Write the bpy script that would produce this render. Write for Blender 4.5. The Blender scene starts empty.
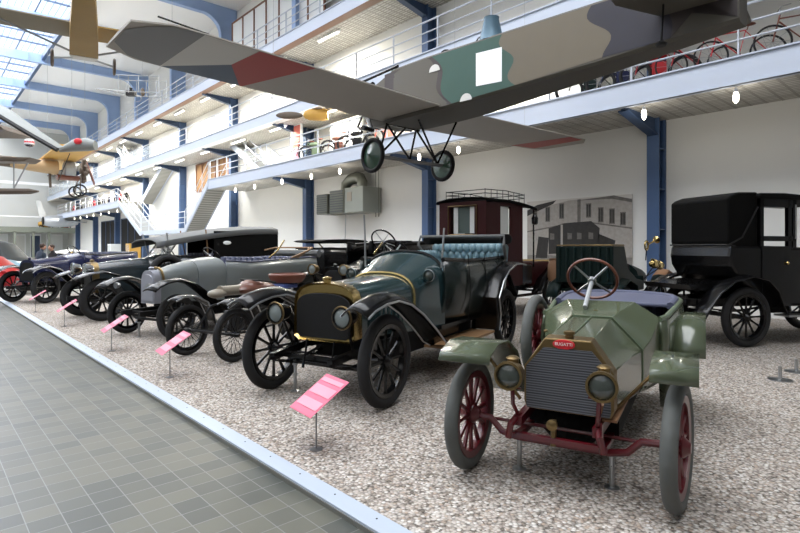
import bpy, bmesh, math, random
from mathutils import Vector, Matrix
random.seed(4)
C = bpy.context.scene.collection
scene = bpy.context.scene
PI = math.pi

# ---------------- camera, daylight, exposure ----------------
cam_data = bpy.data.cameras.new('camera')
cam = bpy.data.objects.new('camera', cam_data)
C.objects.link(cam)
cam.location = (0, 0, 1.55)
cam.rotation_euler = (PI/2, 0, math.radians(-42.25))
cam_data.sensor_width = 36
cam_data.lens = 535/800*36
cam_data.shift_y = -18.5/800
cam_data.clip_start = 0.05
cam_data.clip_end = 300
scene.camera = cam

world = bpy.data.worlds.new('world')
scene.world = world
world.use_nodes = True
wbg = world.node_tree.nodes['Background']
wbg.inputs[0].default_value = (0.80, 0.90, 1.0, 1)
wbg.inputs[1].default_value = 1.9

def area_light(name, loc, sx, sy, power, rot=(0, 0, 0), col=(1, 1, 1)):
    ld = bpy.data.lights.new(name, 'AREA')
    ld.shape = 'RECTANGLE'; ld.size = sx; ld.size_y = sy
    ld.energy = power; ld.color = col
    lo = bpy.data.objects.new(name, ld); C.objects.link(lo)
    lo.location = loc; lo.rotation_euler = rot
    return lo
# daylight falling through the long skylight in the middle of the roof
area_light('skylight_daylight', (0.3, 34, 17.5), 13, 84, 32000, col=(1.0, 0.985, 0.97))

vs = scene.view_settings
scene.display_settings.display_device = 'sRGB'
vs.view_transform = 'Standard'
vs.look = 'None'
vs.exposure = 0.8
vs.gamma = 1
vs.use_curve_mapping = False
scene.cycles.max_bounces = 8
scene.cycles.diffuse_bounces = 4
scene.cycles.glossy_bounces = 4
scene.cycles.transparent_max_bounces = 12
scene.cycles.use_denoising = True

# ---------------- materials ----------------
MATS = {}
def srgb(r, g, b):
    f = lambda c: (c/255/12.92) if c/255 <= 0.04045 else ((c/255+0.055)/1.055)**2.4
    return (f(r), f(g), f(b), 1)
def mat(name, rgb, rough=0.5, metal=0.0, coat=0.0, noise=0.0, nscale=8.0, bump=0.0, bscale=60.0, emit=None, estr=1.0, alpha=1.0, trans=0.0, spec=0.5):
    if name in MATS: return MATS[name]
    m = bpy.data.materials.new(name); m.use_nodes = True
    nt = m.node_tree; b = nt.nodes['Principled BSDF']
    col = srgb(*rgb)
    b.inputs['Base Color'].default_value = col
    b.inputs['Roughness'].default_value = rough
    b.inputs['Metallic'].default_value = metal
    b.inputs['Coat Weight'].default_value = coat
    b.inputs['Coat Roughness'].default_value = 0.08
    b.inputs['Specular IOR Level'].default_value = spec
    b.inputs['Alpha'].default_value = alpha
    b.inputs['Transmission Weight'].default_value = trans
    if noise > 0:
        tc = nt.nodes.new('ShaderNodeTexCoord'); n = nt.nodes.new('ShaderNodeTexNoise')
        n.inputs['Scale'].default_value = nscale; n.inputs['Detail'].default_value = 5
        nt.links.new(tc.outputs['Object'], n.inputs['Vector'])
        mx = nt.nodes.new('ShaderNodeMix'); mx.data_type = 'RGBA'
        mx.inputs[6].default_value = tuple(c*(1-noise) for c in col[:3])+(1,)
        mx.inputs[7].default_value = tuple(min(1, c*(1+noise)) for c in col[:3])+(1,)
        nt.links.new(n.outputs[0], mx.inputs[0]); nt.links.new(mx.outputs[2], b.inputs['Base Color'])
    if bump > 0:
        tc = nt.nodes.new('ShaderNodeTexCoord'); n = nt.nodes.new('ShaderNodeTexNoise')
        n.inputs['Scale'].default_value = bscale; n.inputs['Detail'].default_value = 4
        nt.links.new(tc.outputs['Object'], n.inputs['Vector'])
        bp = nt.nodes.new('ShaderNodeBump'); bp.inputs['Strength'].default_value = bump; bp.inputs['Distance'].default_value = 0.02
        nt.links.new(n.outputs[0], bp.inputs['Height']); nt.links.new(bp.outputs[0], b.inputs['Normal'])
    if emit:
        b.inputs['Emission Color'].default_value = srgb(*emit); b.inputs['Emission Strength'].default_value = estr
    MATS[name] = m
    return m

def stripe_mat(name, rgb1, rgb2, scale, axis, rough=0.6, metal=0.0, bump=0.5):
    m = bpy.data.materials.new(name); m.use_nodes = True; nt = m.node_tree; b = nt.nodes['Principled BSDF']
    tc = nt.nodes.new('ShaderNodeTexCoord'); w = nt.nodes.new('ShaderNodeTexWave')
    w.bands_direction = axis; w.inputs['Scale'].default_value = scale
    nt.links.new(tc.outputs['Object'], w.inputs['Vector'])
    mx = nt.nodes.new('ShaderNodeMix'); mx.data_type = 'RGBA'
    mx.inputs[6].default_value = srgb(*rgb1); mx.inputs[7].default_value = srgb(*rgb2)
    nt.links.new(w.outputs['Fac'], mx.inputs[0]); nt.links.new(mx.outputs[2], b.inputs['Base Color'])
    bp = nt.nodes.new('ShaderNodeBump'); bp.inputs['Strength'].default_value = bump; bp.inputs['Distance'].default_value = 0.02
    nt.links.new(w.outputs['Fac'], bp.inputs['Height']); nt.links.new(bp.outputs[0], b.inputs['Normal'])
    b.inputs['Roughness'].default_value = rough; b.inputs['Metallic'].default_value = metal
    MATS[name] = m
    return m

def soffit_mat():
    m = bpy.data.materials.new('perforated_soffit'); m.use_nodes = True; nt = m.node_tree; b = nt.nodes['Principled BSDF']
    tc = nt.nodes.new('ShaderNodeTexCoord'); br = nt.nodes.new('ShaderNodeTexBrick'); br.inputs['Scale'].default_value = 1; br.offset = 0
    br.inputs['Brick Width'].default_value = 0.13; br.inputs['Row Height'].default_value = 0.3; br.inputs['Mortar Size'].default_value = 0.03
    br.inputs['Color1'].default_value = srgb(206, 204, 198); br.inputs['Color2'].default_value = srgb(180, 177, 170); br.inputs['Mortar'].default_value = srgb(146, 142, 134)
    nt.links.new(tc.outputs['Object'], br.inputs['Vector']); nt.links.new(br.outputs['Color'], b.inputs['Base Color'])
    b.inputs['Roughness'].default_value = 0.5
    return m

def honeycomb_mat():
    m = bpy.data.materials.new('radiator_honeycomb'); m.use_nodes = True; nt = m.node_tree; b = nt.nodes['Principled BSDF']
    tc = nt.nodes.new('ShaderNodeTexCoord'); mp = nt.nodes.new('ShaderNodeMapping')
    mp.inputs['Rotation'].default_value = (math.pi/2, 0, math.pi/2)
    nt.links.new(tc.outputs['Object'], mp.inputs['Vector'])
    br = nt.nodes.new('ShaderNodeTexBrick'); br.inputs['Scale'].default_value = 1
    br.inputs['Brick Width'].default_value = 0.016; br.inputs['Row Height'].default_value = 0.013; br.inputs['Mortar Size'].default_value = 0.0035
    br.inputs['Color1'].default_value = srgb(50, 52, 58); br.inputs['Color2'].default_value = srgb(70, 72, 78); br.inputs['Mortar'].default_value = srgb(108, 110, 116)
    nt.links.new(mp.outputs[0], br.inputs['Vector']); nt.links.new(br.outputs['Color'], b.inputs['Base Color'])
    b.inputs['Roughness'].default_value = 0.45; b.inputs['Metallic'].default_value = 0.3
    return m

def tile_material():
    m = bpy.data.materials.new('floor_tiles'); m.use_nodes = True; nt = m.node_tree; b = nt.nodes['Principled BSDF']
    tc = nt.nodes.new('ShaderNodeTexCoord'); mp = nt.nodes.new('ShaderNodeMapping')
    # joints every 17.6 cm, aligned with the hall
    mp.inputs['Location'].default_value = (-1.532/0.176*0.5*2*0.176+0.0, -3.235, 0)
    nt.links.new(tc.outputs['Object'], mp.inputs['Vector'])
    br = nt.nodes.new('ShaderNodeTexBrick')
    br.offset = 0.0; br.squash = 1.0
    br.inputs['Scale'].default_value = 1.0
    br.inputs['Brick Width'].default_value = 0.176
    br.inputs['Row Height'].default_value = 0.168
    br.inputs['Mortar Size'].default_value = 0.0032
    br.inputs['Mortar Smooth'].default_value = 0.3
    br.inputs['Bias'].default_value = 0.0
    br.inputs['Color1'].default_value = srgb(62, 66, 63)
    br.inputs['Color2'].default_value = srgb(90, 90, 80)
    br.inputs['Mortar'].default_value = srgb(116, 119, 118)
    nt.links.new(mp.outputs[0], br.inputs['Vector'])
    n = nt.nodes.new('ShaderNodeTexNoise'); n.inputs['Scale'].default_value = 5; n.inputs['Detail'].default_value = 6
    nt.links.new(tc.outputs['Object'], n.inputs['Vector'])
    mx = nt.nodes.new('ShaderNodeMix'); mx.data_type = 'RGBA'; mx.blend_type = 'MULTIPLY'; mx.inputs[0].default_value = 0.35
    nt.links.new(br.outputs['Color'], mx.inputs[6]); nt.links.new(n.outputs[0], mx.inputs[7])
    mx2 = nt.nodes.new('ShaderNodeMix'); mx2.data_type = 'RGBA'; mx2.blend_type = 'MIX'
    nt.links.new(n.outputs[0], mx2.inputs[0])
    nt.links.new(br.outputs['Color'], mx2.inputs[6]); nt.links.new(mx.outputs[2], mx2.inputs[7])
    nt.links.new(mx2.outputs[2], b.inputs['Base Color'])
    bp = nt.nodes.new('ShaderNodeBump'); bp.inputs['Strength'].default_value = 0.25; bp.inputs['Distance'].default_value = 0.004; bp.invert = True
    nt.links.new(br.outputs['Fac'], bp.inputs['Height']); nt.links.new(bp.outputs[0], b.inputs['Normal'])
    b.inputs['Roughness'].default_value = 0.42
    return m

def gravel_material():
    m = bpy.data.materials.new('gravel'); m.use_nodes = True; nt = m.node_tree; b = nt.nodes['Principled BSDF']
    tc = nt.nodes.new('ShaderNodeTexCoord')
    v = nt.nodes.new('ShaderNodeTexVoronoi'); v.inputs['Scale'].default_value = 50
    nt.links.new(tc.outputs['Object'], v.inputs['Vector'])
    wn = nt.nodes.new('ShaderNodeSeparateColor'); nt.links.new(v.outputs['Color'], wn.inputs[0])
    cr = nt.nodes.new('ShaderNodeValToRGB'); cr.color_ramp.interpolation = 'CONSTANT'
    cols = [(0, (110, 102, 94)), (0.08, (146, 136, 127)), (0.25, (166, 157, 148)), (0.42, (180, 171, 162)), (0.62, (188, 181, 173)), (0.80, (166, 150, 136)), (0.88, (204, 200, 194))]
    e = cr.color_ramp.elements
    e[0].position = 0; e[0].color = srgb(*cols[0][1]); e[1].position = cols[1][0]; e[1].color = srgb(*cols[1][1])
    for p, c in cols[2:]:
        k = e.new(p); k.color = srgb(*c)
    nt.links.new(wn.outputs[0], cr.inputs[0])
    # dark gaps between the stones
    mr = nt.nodes.new('ShaderNodeMapRange'); mr.inputs[1].default_value = 0.35; mr.inputs[2].default_value = 0.85; mr.inputs[3].default_value = 1.0; mr.inputs[4].default_value = 0.4
    nt.links.new(v.outputs['Distance'], mr.inputs[0])
    mx = nt.nodes.new('ShaderNodeMix'); mx.data_type = 'RGBA'; mx.blend_type = 'MULTIPLY'; mx.inputs[0].default_value = 1.0
    nt.links.new(cr.outputs[0], mx.inputs[6]); nt.links.new(mr.outputs[0], mx.inputs[7])
    nt.links.new(mx.outputs[2], b.inputs['Base Color'])
    bp = nt.nodes.new('ShaderNodeBump'); bp.inputs['Strength'].default_value = 0.6; bp.inputs['Distance'].default_value = 0.01; bp.invert = True
    nt.links.new(v.outputs['Distance'], bp.inputs['Height']); nt.links.new(bp.outputs[0], b.inputs['Normal'])
    b.inputs['Roughness'].default_value = 0.85; b.inputs['Specular IOR Level'].default_value = 0.2
    return m

M = dict(
    tile=tile_material(), gravel=gravel_material(),
    curb=mat('pale_blue_curb_paint', (168, 178, 192), 0.5), curb_side=mat('curb_side', (110, 110, 105), 0.7),
    farwall=mat('opposite_wall', (120, 120, 118), 0.8), wall=mat('wall_plaster', (228, 227, 222), 0.8, noise=0.02, nscale=1.5), white=mat('white_paint', (246, 246, 246), 0.55),
    fascia=mat('fascia_paint', (190, 198, 212), 0.45), rail=mat('rail_white', (188, 193, 202), 0.4),
    blue=mat('blue_steel', (62, 86, 122), 0.5, noise=0.08, nscale=3), blue_haze=mat('rib_blue_hazed', (152, 176, 214), 0.5),  # the rib blue is paled to imitate haze and bloom under the roof
    darkblue=mat('dark_blue_steel', (48, 68, 98), 0.5),
    soffit=soffit_mat(),
    stairunder=stripe_mat('stair_underside', (168, 166, 158), (120, 118, 112), 2.0, 'Y', 0.6),
    glass=mat('skylight_glass', (110, 160, 200), 0.1, alpha=0.36), mullion=mat('mullion', (80, 98, 128), 0.5),
    bronze=mat('bronze_frame', (120, 82, 60), 0.5), curtain=mat('brown_curtain', (132, 100, 66), 0.8, noise=0.2, nscale=4),
    paneglass=mat('pane_glass', (226, 236, 240), 0.05, alpha=0.25), opal=mat('opal_pane', (236, 238, 236), 0.4),
    tyre=mat('black_tyre', (24, 24, 26), 0.8, noise=0.2, nscale=12), greytyre=mat('grey_tyre', (82, 84, 82), 0.75, noise=0.12, nscale=10),
    black=mat('black_enamel', (9, 9, 11), 0.25, coat=0.12, spec=0.35), blackmatt=mat('black_matt', (14, 14, 15), 0.75, spec=0.15), hole=mat('dark_interior', (10, 10, 10), 0.9),
    iron=mat('dark_iron', (26, 26, 28), 0.5, metal=0.3), steel=mat('polished_steel', (170, 172, 174), 0.3, metal=0.9), silver=mat('silver_painted', (165, 168, 170), 0.45, metal=0.3),
    brass=mat('brass', (188, 164, 108), 0.24, metal=1.0), oldbrass=mat('aged_brass', (128, 108, 74), 0.38, metal=0.9),
    green=mat('sage_green_enamel', (74, 82, 63), 0.2, coat=0.5), greendark=mat('green_frame', (84, 98, 76), 0.4),
    red=mat('red_frame', (84, 8, 20), 0.35, coat=0.4), badge=mat('badge_red', (196, 36, 46), 0.4), badgewhite=mat('badge_white', (240, 230, 226), 0.5),
    mesh=honeycomb_mat(),
    teal=mat('dark_teal_enamel', (30, 50, 53), 0.18, coat=0.7), tealtub=mat('dark_green_tub', (20, 30, 29), 0.25, coat=0.35),
    uph=mat('pale_blue_leather', (112, 140, 150), 0.4, coat=0.2), navyup=mat('slate_blue_leather', (76, 80, 102), 0.5, noise=0.1, nscale=6),
    woodrim=mat('wood_rim', (108, 58, 40), 0.35, coat=0.5), plank=mat('plank_wood', (136, 104, 72), 0.55, noise=0.12, nscale=10),
    greybody=mat('grey_enamel', (124, 130, 130), 0.3, coat=0.5), greymesh=mat('pale_radiator', (158, 160, 170), 0.45, metal=0.3),
    fabric=mat('grey_hood_cloth', (104, 106, 106), 0.75), hoodblack=mat('black_hood_leather', (11, 11, 11), 0.75, bump=0.25, bscale=5, spec=0.12), tan=mat('tan_leather', (150, 112, 82), 0.55),
    leather=mat('brown_saddle_leather', (112, 72, 60), 0.35, coat=0.3), darkleather=mat('reddish_leather', (112, 62, 46), 0.5), cream=mat('cream_tank', (140, 132, 118), 0.45),
    bluecloth=mat('blue_cloth', (54, 72, 128), 0.6), navy=mat('navy_enamel', (16, 24, 62), 0.25, coat=0.4), carred=mat('car_red', (160, 16, 26), 0.3, coat=0.2),
    bigbody=mat('slate_enamel', (32, 40, 44), 0.25, coat=0.4), slate=mat('slate_saloon_paint', (34, 40, 42), 0.5, spec=0.2), skybody=mat('pale_blue_enamel', (110, 150, 168), 0.3, coat=0.5),
    maroon=mat('maroon_enamel', (58, 16, 18), 0.5, coat=0.0, spec=0.2), darkgreen=mat('bottle_green', (10, 28, 26), 0.5, coat=0.0, spec=0.2),
    lens=mat('lamp_glass', (120, 128, 128), 0.08, coat=0.5), lensdark=mat('lamp_glass_dark', (60, 66, 62), 0.08, coat=0.6), mirror=mat('chrome', (215, 218, 220), 0.08, metal=1.0),
    pink=mat('pink_sign', (206, 92, 120), 0.5), palepink=mat('pale_pink_text', (218, 140, 158), 0.5), signpost=mat('sign_post', (120, 122, 124), 0.4, metal=0.5),
    wing=mat('wing_grey', (174, 167, 158), 0.55, noise=0.06, nscale=2), wingdark=mat('wing_dark_grey', (122, 122, 123), 0.5), winglight=mat('wing_pale', (208, 206, 200), 0.55),
    flagred=mat('flag_red', (172, 74, 68), 0.55), flagblue=mat('flag_blue', (84, 98, 116), 0.55),
    camogreen=mat('camo_green', (50, 82, 72), 0.55, noise=0.06, nscale=3), camobeige=mat('camo_beige', (106, 97, 81), 0.55, noise=0.05, nscale=3), camobrown=mat('camo_brown', (62, 54, 54), 0.55, noise=0.12, nscale=3), camopurple=mat('camo_purple', (42, 40, 50), 0.55, noise=0.08, nscale=3),
    fusunder=mat('fuselage_under', (84, 80, 72), 0.6), fustop=mat('fuselage_top', (180, 196, 198), 0.5), cowl=mat('cowl_blue', (150, 170, 178), 0.35, metal=0.4), conem=mat('funnel_blue', (88, 114, 130), 0.4, metal=0.3),
    wheelcone=mat('wheel_disc_green', (44, 76, 58), 0.3, coat=0.6), yellow=mat('ochre_fabric', (138, 106, 30), 0.6, noise=0.1, nscale=3), yellowlight=mat('yellow_fabric', (196, 152, 70), 0.6, noise=0.1, nscale=3), tanfab=mat('tan_fabric', (190, 160, 120), 0.6), brownfab=mat('brown_fabric', (92, 80, 68), 0.6),
    olivefab=mat('olive_fabric', (130, 122, 104), 0.6), glider=mat('pale_fabric', (128, 132, 130), 0.6),
    lampglow=mat('lamp_glow', (255, 250, 238), 0.5, emit=(255, 246, 228), estr=6), tube=mat('tube_glow', (255, 255, 250), 0.5, emit=(255, 252, 240), estr=3),
    skin=mat('skin', (196, 150, 128), 0.6), jacket=mat('dark_jacket', (38, 50, 66), 0.8), jacket2=mat('black_jacket', (26, 26, 30), 0.8), trousers=mat('trousers', (40, 42, 50), 0.8), hair=mat('brown_hair', (60, 42, 34), 0.7),
    duct=mat('galvanised_duct', (112, 114, 104), 0.4, metal=0.5), ductpaint=mat('unit_paint', (138, 142, 134), 0.5), louvre=mat('louvre_grey', (78, 82, 82), 0.5, metal=0.3),
    ph_light=mat('print_light', (166, 160, 152), 0.6, noise=0.3, nscale=9), ph_mid=mat('print_mid', (104, 100, 94), 0.6, noise=0.6, nscale=9), ph_dark=mat('print_dark', (44, 41, 38), 0.6, noise=0.6, nscale=9), ph_ground=mat('print_ground', (128, 124, 118), 0.6, noise=0.6, nscale=9), ph_sky=mat('print_sky', (205, 200, 192), 0.6, noise=0.05, nscale=9),
    poster=mat('poster_red', (214, 110, 90), 0.6), endwall=mat('end_wall', (205, 206, 202), 0.8), beamgrey=mat('balcony_beam', (120, 124, 112), 0.6), jet=mat('jet_silver', (176, 180, 186), 0.35, metal=0.6),
)

# ---------------- mesh helpers ----------------
class MB:
    def __init__(s): s.v = []; s.f = []
    def add(s, vs, fs):
        o = len(s.v); s.v += [tuple(v) for v in vs]; s.f += [tuple(i+o for i in f) for f in fs]; return s
    def box(s, a, b, rot=None, piv=None):
        x0, y0, z0 = a; x1, y1, z1 = b
        vs = [Vector(p) for p in ((x0,y0,z0),(x1,y0,z0),(x1,y1,z0),(x0,y1,z0),(x0,y0,z1),(x1,y0,z1),(x1,y1,z1),(x0,y1,z1))]
        if rot is not None:
            c = Vector(piv) if piv else sum(vs, Vector())/8
            vs = [rot @ (v-c)+c for v in vs]
        return s.add(vs, [(0,3,2,1),(4,5,6,7),(0,1,5,4),(1,2,6,5),(2,3,7,6),(3,0,4,7)])
    def cbox(s, c, d, rot=None):
        return s.box([c[i]-d[i]/2 for i in range(3)], [c[i]+d[i]/2 for i in range(3)], rot)
    def bar(s, a, b, w, h):
        """rectangular bar between two points, w across, h along the up side"""
        a, b = Vector(a), Vector(b); t = (b-a).normalized()
        up = Vector((0,0,1)) if abs(t.z) < 0.95 else Vector((1,0,0))
        n = t.cross(up).normalized(); u = n.cross(t)
        vs = [p+n*sx*w/2+u*sy*h/2 for p in (a, b) for sx, sy in ((-1,-1),(1,-1),(1,1),(-1,1))]
        return s.add(vs, [(0,1,2,3),(7,6,5,4),(0,4,5,1),(1,5,6,2),(2,6,7,3),(3,7,4,0)])
    def tube(s, pts, r, n=8, closed=False):
        pts = [Vector(p) for p in pts]; k = len(pts)
        rs = r if isinstance(r, (list, tuple)) else [r]*k
        o = len(s.v); prev = None
        for i, p in enumerate(pts):
            if closed: t = (pts[(i+1) % k]-pts[i-1]).normalized()
            else: t = (pts[min(i+1, k-1)]-pts[max(i-1, 0)]).normalized()
            if prev is None:
                up = Vector((0,0,1)) if abs(t.z) < 0.9 else Vector((1,0,0))
                a = t.cross(up).normalized()
            else: a = (prev-t*prev.dot(t)).normalized()
            prev = a; b = t.cross(a)
            for j in range(n):
                an = 2*PI*j/n
                s.v.append(tuple(p+(a*math.cos(an)+b*math.sin(an))*rs[i]))
        for i in range(k if closed else k-1):
            for j in range(n):
                i2 = (i+1) % k
                s.f.append((o+i*n+j, o+i*n+(j+1) % n, o+i2*n+(j+1) % n, o+i2*n+j))
        if not closed:
            s.f.append(tuple(o+j for j in range(n))[::-1]); s.f.append(tuple(o+(k-1)*n+j for j in range(n)))
        return s
    def loft(s, rings, cap0=True, cap1=True, closed=True):
        n = len(rings[0]); o = len(s.v)
        for r in rings: s.v += [tuple(p) for p in r]
        for i in range(len(rings)-1):
            for j in range(n if closed else n-1):
                s.f.append((o+i*n+j, o+i*n+(j+1) % n, o+(i+1)*n+(j+1) % n, o+(i+1)*n+j))
        if cap0: s.f.append(tuple(o+j for j in range(n))[::-1])
        if cap1: s.f.append(tuple(o+(len(rings)-1)*n+j for j in range(n)))
        return s
    def grid(s, rows): return s.loft(rows, False, False, closed=False)
    def lathe(s, prof, c=(0,0,0), axis=(0,0,1), n=20):
        """prof: (radius, height along the axis)"""
        ax = Vector(axis).normalized(); up = Vector((0,0,1)) if abs(ax.z) < 0.9 else Vector((1,0,0))
        a = ax.cross(up).normalized(); b = ax.cross(a); c = Vector(c)
        rings = [[c+ax*h+(a*math.cos(2*PI*j/n)+b*math.sin(2*PI*j/n))*max(r, 1e-4) for j in range(n)] for r, h in prof]
        cl = tuple(prof[0]) == tuple(prof[-1])
        return s.loft(rings, not cl, not cl)
    def torus(s, c, axis, R, r, N=36, n=10, a0=0, a1=2*PI):
        ax = Vector(axis).normalized(); up = Vector((0,0,1)) if abs(ax.z) < 0.9 else Vector((1,0,0))
        a = ax.cross(up).normalized(); b = ax.cross(a); c = Vector(c)
        full = abs(a1-a0-2*PI) < 1e-6
        pts = [c+(a*math.cos(t)+b*math.sin(t))*R for t in (a0+(a1-a0)*i/(N if full else N-1) for i in range(N))]
        return s.tube(pts, r, n, closed=full)
    def ball(s, c, r, n=14, m=9):
        r = (r, r, r) if isinstance(r, (int, float)) else r
        rings = []
        for i in range(m+1):
            t = PI*i/m; q = max(math.sin(t), 1e-3)
            rings.append([(c[0]+r[0]*q*math.cos(2*PI*j/n), c[1]+r[1]*q*math.sin(2*PI*j/n), c[2]-r[2]*math.cos(t)) for j in range(n)])
        return s.loft(rings)
    def prism(s, poly, f, d):
        """poly of 2-D points mapped by f(u, v) to 3-D, thickened by the vector d"""
        a = [Vector(f(*p)) for p in poly]; d = Vector(d); n = len(a)
        return s.add(a+[p+d for p in a], [tuple(range(n))[::-1], tuple(range(n, 2*n))]+[(i, (i+1) % n, (i+1) % n+n, i+n) for i in range(n)])
    def build(s, name, m, parent=None, smooth=True, bevel=0, sub=0, solid=0, label=None, ang=40):
        me = bpy.data.meshes.new(name); me.from_pydata(s.v, [], s.f)
        bm = bmesh.new(); bm.from_mesh(me)
        bmesh.ops.recalc_face_normals(bm, faces=bm.faces); bm.to_mesh(me); bm.free()
        o = bpy.data.objects.new(name, me); C.objects.link(o)
        me.materials.append(m if not isinstance(m, str) else M[m])
        if smooth:
            me.shade_smooth()
            try: me.set_sharp_from_angle(angle=math.radians(ang))
            except Exception: pass
        if solid:
            k = o.modifiers.new('solid', 'SOLIDIFY'); k.thickness = solid; k.offset = 0
        if bevel:
            k = o.modifiers.new('bevel', 'BEVEL'); k.width = bevel; k.segments = 2; k.limit_method = 'ANGLE'
        if sub:
            k = o.modifiers.new('sub', 'SUBSURF'); k.levels = sub; k.render_levels = sub
        if parent is not None: o.parent = parent
        if label: o['label'] = label
        return o
def tag(o, label=None, cat=None, group=None, kind=None):
    if label: o['label'] = label
    if cat: o['category'] = cat
    if group: o['group'] = group
    if kind: o['kind'] = kind
    return o
def thing(name, label, cat, loc=(0,0,0), rz=0, group=None, kind=None, rot=None):
    o = bpy.data.objects.new(name, None); C.objects.link(o)
    o.empty_display_size = 0.1
    o.location = loc; o.rotation_euler = rot if rot else (0, 0, rz)
    return tag(o, label, cat, group, kind)
def kids(o): return list(o.children)
def dup(o, parent=None, ch=None):
    """copy a thing or part together with its parts and sub-parts"""
    c = o.copy(); C.objects.link(c)
    if parent is not None: c.parent = parent
    for k in CH(o): dup(k, c)
    return c
def CH(o): return [k for k in C.objects if k.parent == o]
R = math.radians
# ---------------- the hall ----------------
WX = 14.0                       # face of the back wall
FX = 11.8                       # front edge of the galleries
COLY = [5.6+8.0*n for n in range(-1, 9)]
def struct(mb, name, m, kind='structure', **k):
    o = mb.build(name, m, **k); o['kind'] = kind
    return o
struct(MB().box((-9, -5, -0.3), (1.87, 76, -0.04)), 'floor', 'tile', smooth=False)
struct(MB().box((1.88, 21.2, -0.3), (14, 22.9, -0.04)), 'floor_cross_aisle', 'tile', smooth=False)
struct(MB().box((1.88, 22.9, -0.3), (14, 76, -0.01)), 'floor_far', mat('far_floor', (196, 196, 192), 0.5), smooth=False)
struct(MB().box((2.0, -5, -0.3), (14, 21.1, 0.0)), 'floor_gravel', 'gravel', smooth=False)
curb = MB().box((1.872, -5, -0.2), (2.01, 21.2, 0.004))
co = struct(curb, 'trim_curb', 'curb', smooth=False, bevel=0.004)
sc_ = MB()
y = 2.35
struct(MB().box((1.866, -5, -0.2), (1.8725, 21.2, -0.012)), 'trim_curb_face', 'curb_side', smooth=False)
while y < 14:
    sc_.lathe([(0.006, 0.0), (0.006, 0.0065), (0.003, 0.007)], (1.955, y, 0), n=8); y += 0.41
sc_.build('bolt_row', 'iron', co)
struct(MB().box((WX, -5, -0.3), (WX+0.3, 76, 16.5)), 'wall_back', 'wall', smooth=False)
struct(MB().box((-9.3, -5, -0.3), (-9, 76, 5.0)), 'wall_left', 'farwall', smooth=False)
struct(MB().box((-9.3, -5, 5.0), (-9, 76, 16.5)), 'wall_left_upper', 'white', smooth=False)
struct(MB().box((-9, -5.3, -0.3), (WX, -5, 16.5)), 'wall_near', 'farwall', smooth=False)
struct(MB().box((-9.3, 76, -0.3), (WX+.3, 76.3, 16.5)), 'wall_end', 'endwall', smooth=False)
struct(MB().box((6.9, -5, 15.4), (WX, 76, 15.6)).box((-9, -5, 15.4), (-6.3, 76, 15.6)), 'ceiling', 'white', smooth=False)
# skylight: glass between mullions
struct(MB().box((-6.3, -5, 15.5), (6.9, 76, 15.515)), 'window_skylight_glass', 'glass', smooth=False)
mm = MB()
for k in range(10):
    for j in range(1, 4):
        yy = COLY[0]+8.0*(k-0)+8.0*j/4.0
        mm.cbox((0.3, yy, 15.47), (13.2, 0.07, 0.1))
for k in range(9): mm.cbox((-6.3+13.2*k/8, 35, 15.46), (0.07, 82, 0.12))
for k in range(41): mm.cbox((-6.3+13.2*k/40, 35, 15.49), (0.025, 82, 0.03))
struct(mm, 'window_skylight_frame', 'mullion', smooth=False)
struct(MB().box((6.75, -5, 15.0), (6.95, 76, 15.42)), 'trim_skylight_edge', 'blue', smooth=False)
# roof ribs running across the hall with rounded haunches on the columns
for i, cy in enumerate(COLY[1:], 1):
    w = 0.32
    m1 = MB()
    RB = 14.78; prof = [(-8.9, 15.4), (-8.9, RB)]
    prof += [(11.9, RB)]
    for k in range(1, 9):
        a = PI/2*k/8; prof.append((11.9+1.1*math.sin(a), RB-1.1*(1-math.cos(a))))
    prof += [(13.0, 10.4), (13.98, 10.4), (13.98, 15.4)]
    m1.prism(prof, lambda x, z: (x, cy-0.04, z), (0, 0.08, 0))
    # flanges and stiffeners
    m1.box((-8.9, cy-w/2, RB-0.04), (11.9, cy+w/2, RB+0.02))
    pts = [(11.9+1.1*math.sin(PI/2*k/8), RB-1.1*(1-math.cos(PI/2*k/8))) for k in range(9)]+[(13.0, 10.4)]
    for a, b in zip(pts, pts[1:]): m1.bar((a[0], cy, a[1]), (b[0], cy, b[1]), w, 0.05)
    for x in range(-8, 12, 2): m1.box((x-0.03, cy-w/2, RB), (x+0.03, cy+w/2, 15.4))
    rib = struct(m1, 'trim_rib', 'blue_haze', smooth=False)
    # column on the wall, front face blue, dark web side
    m2 = MB().box((13.55, cy-0.15, -0.05), (13.59, cy+0.15, 10.4)).box((13.94, cy-0.15, -0.05), (13.99, cy+0.15, 10.4)).box((13.59, cy-0.02, -0.05), (13.94, cy+0.02, 10.4))
    for z in range(1, 10): m2.box((13.59, cy-0.14, z), (13.94, cy+0.14, z+0.03))
    struct(m2, 'trim_column', 'blue', smooth=False)

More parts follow.
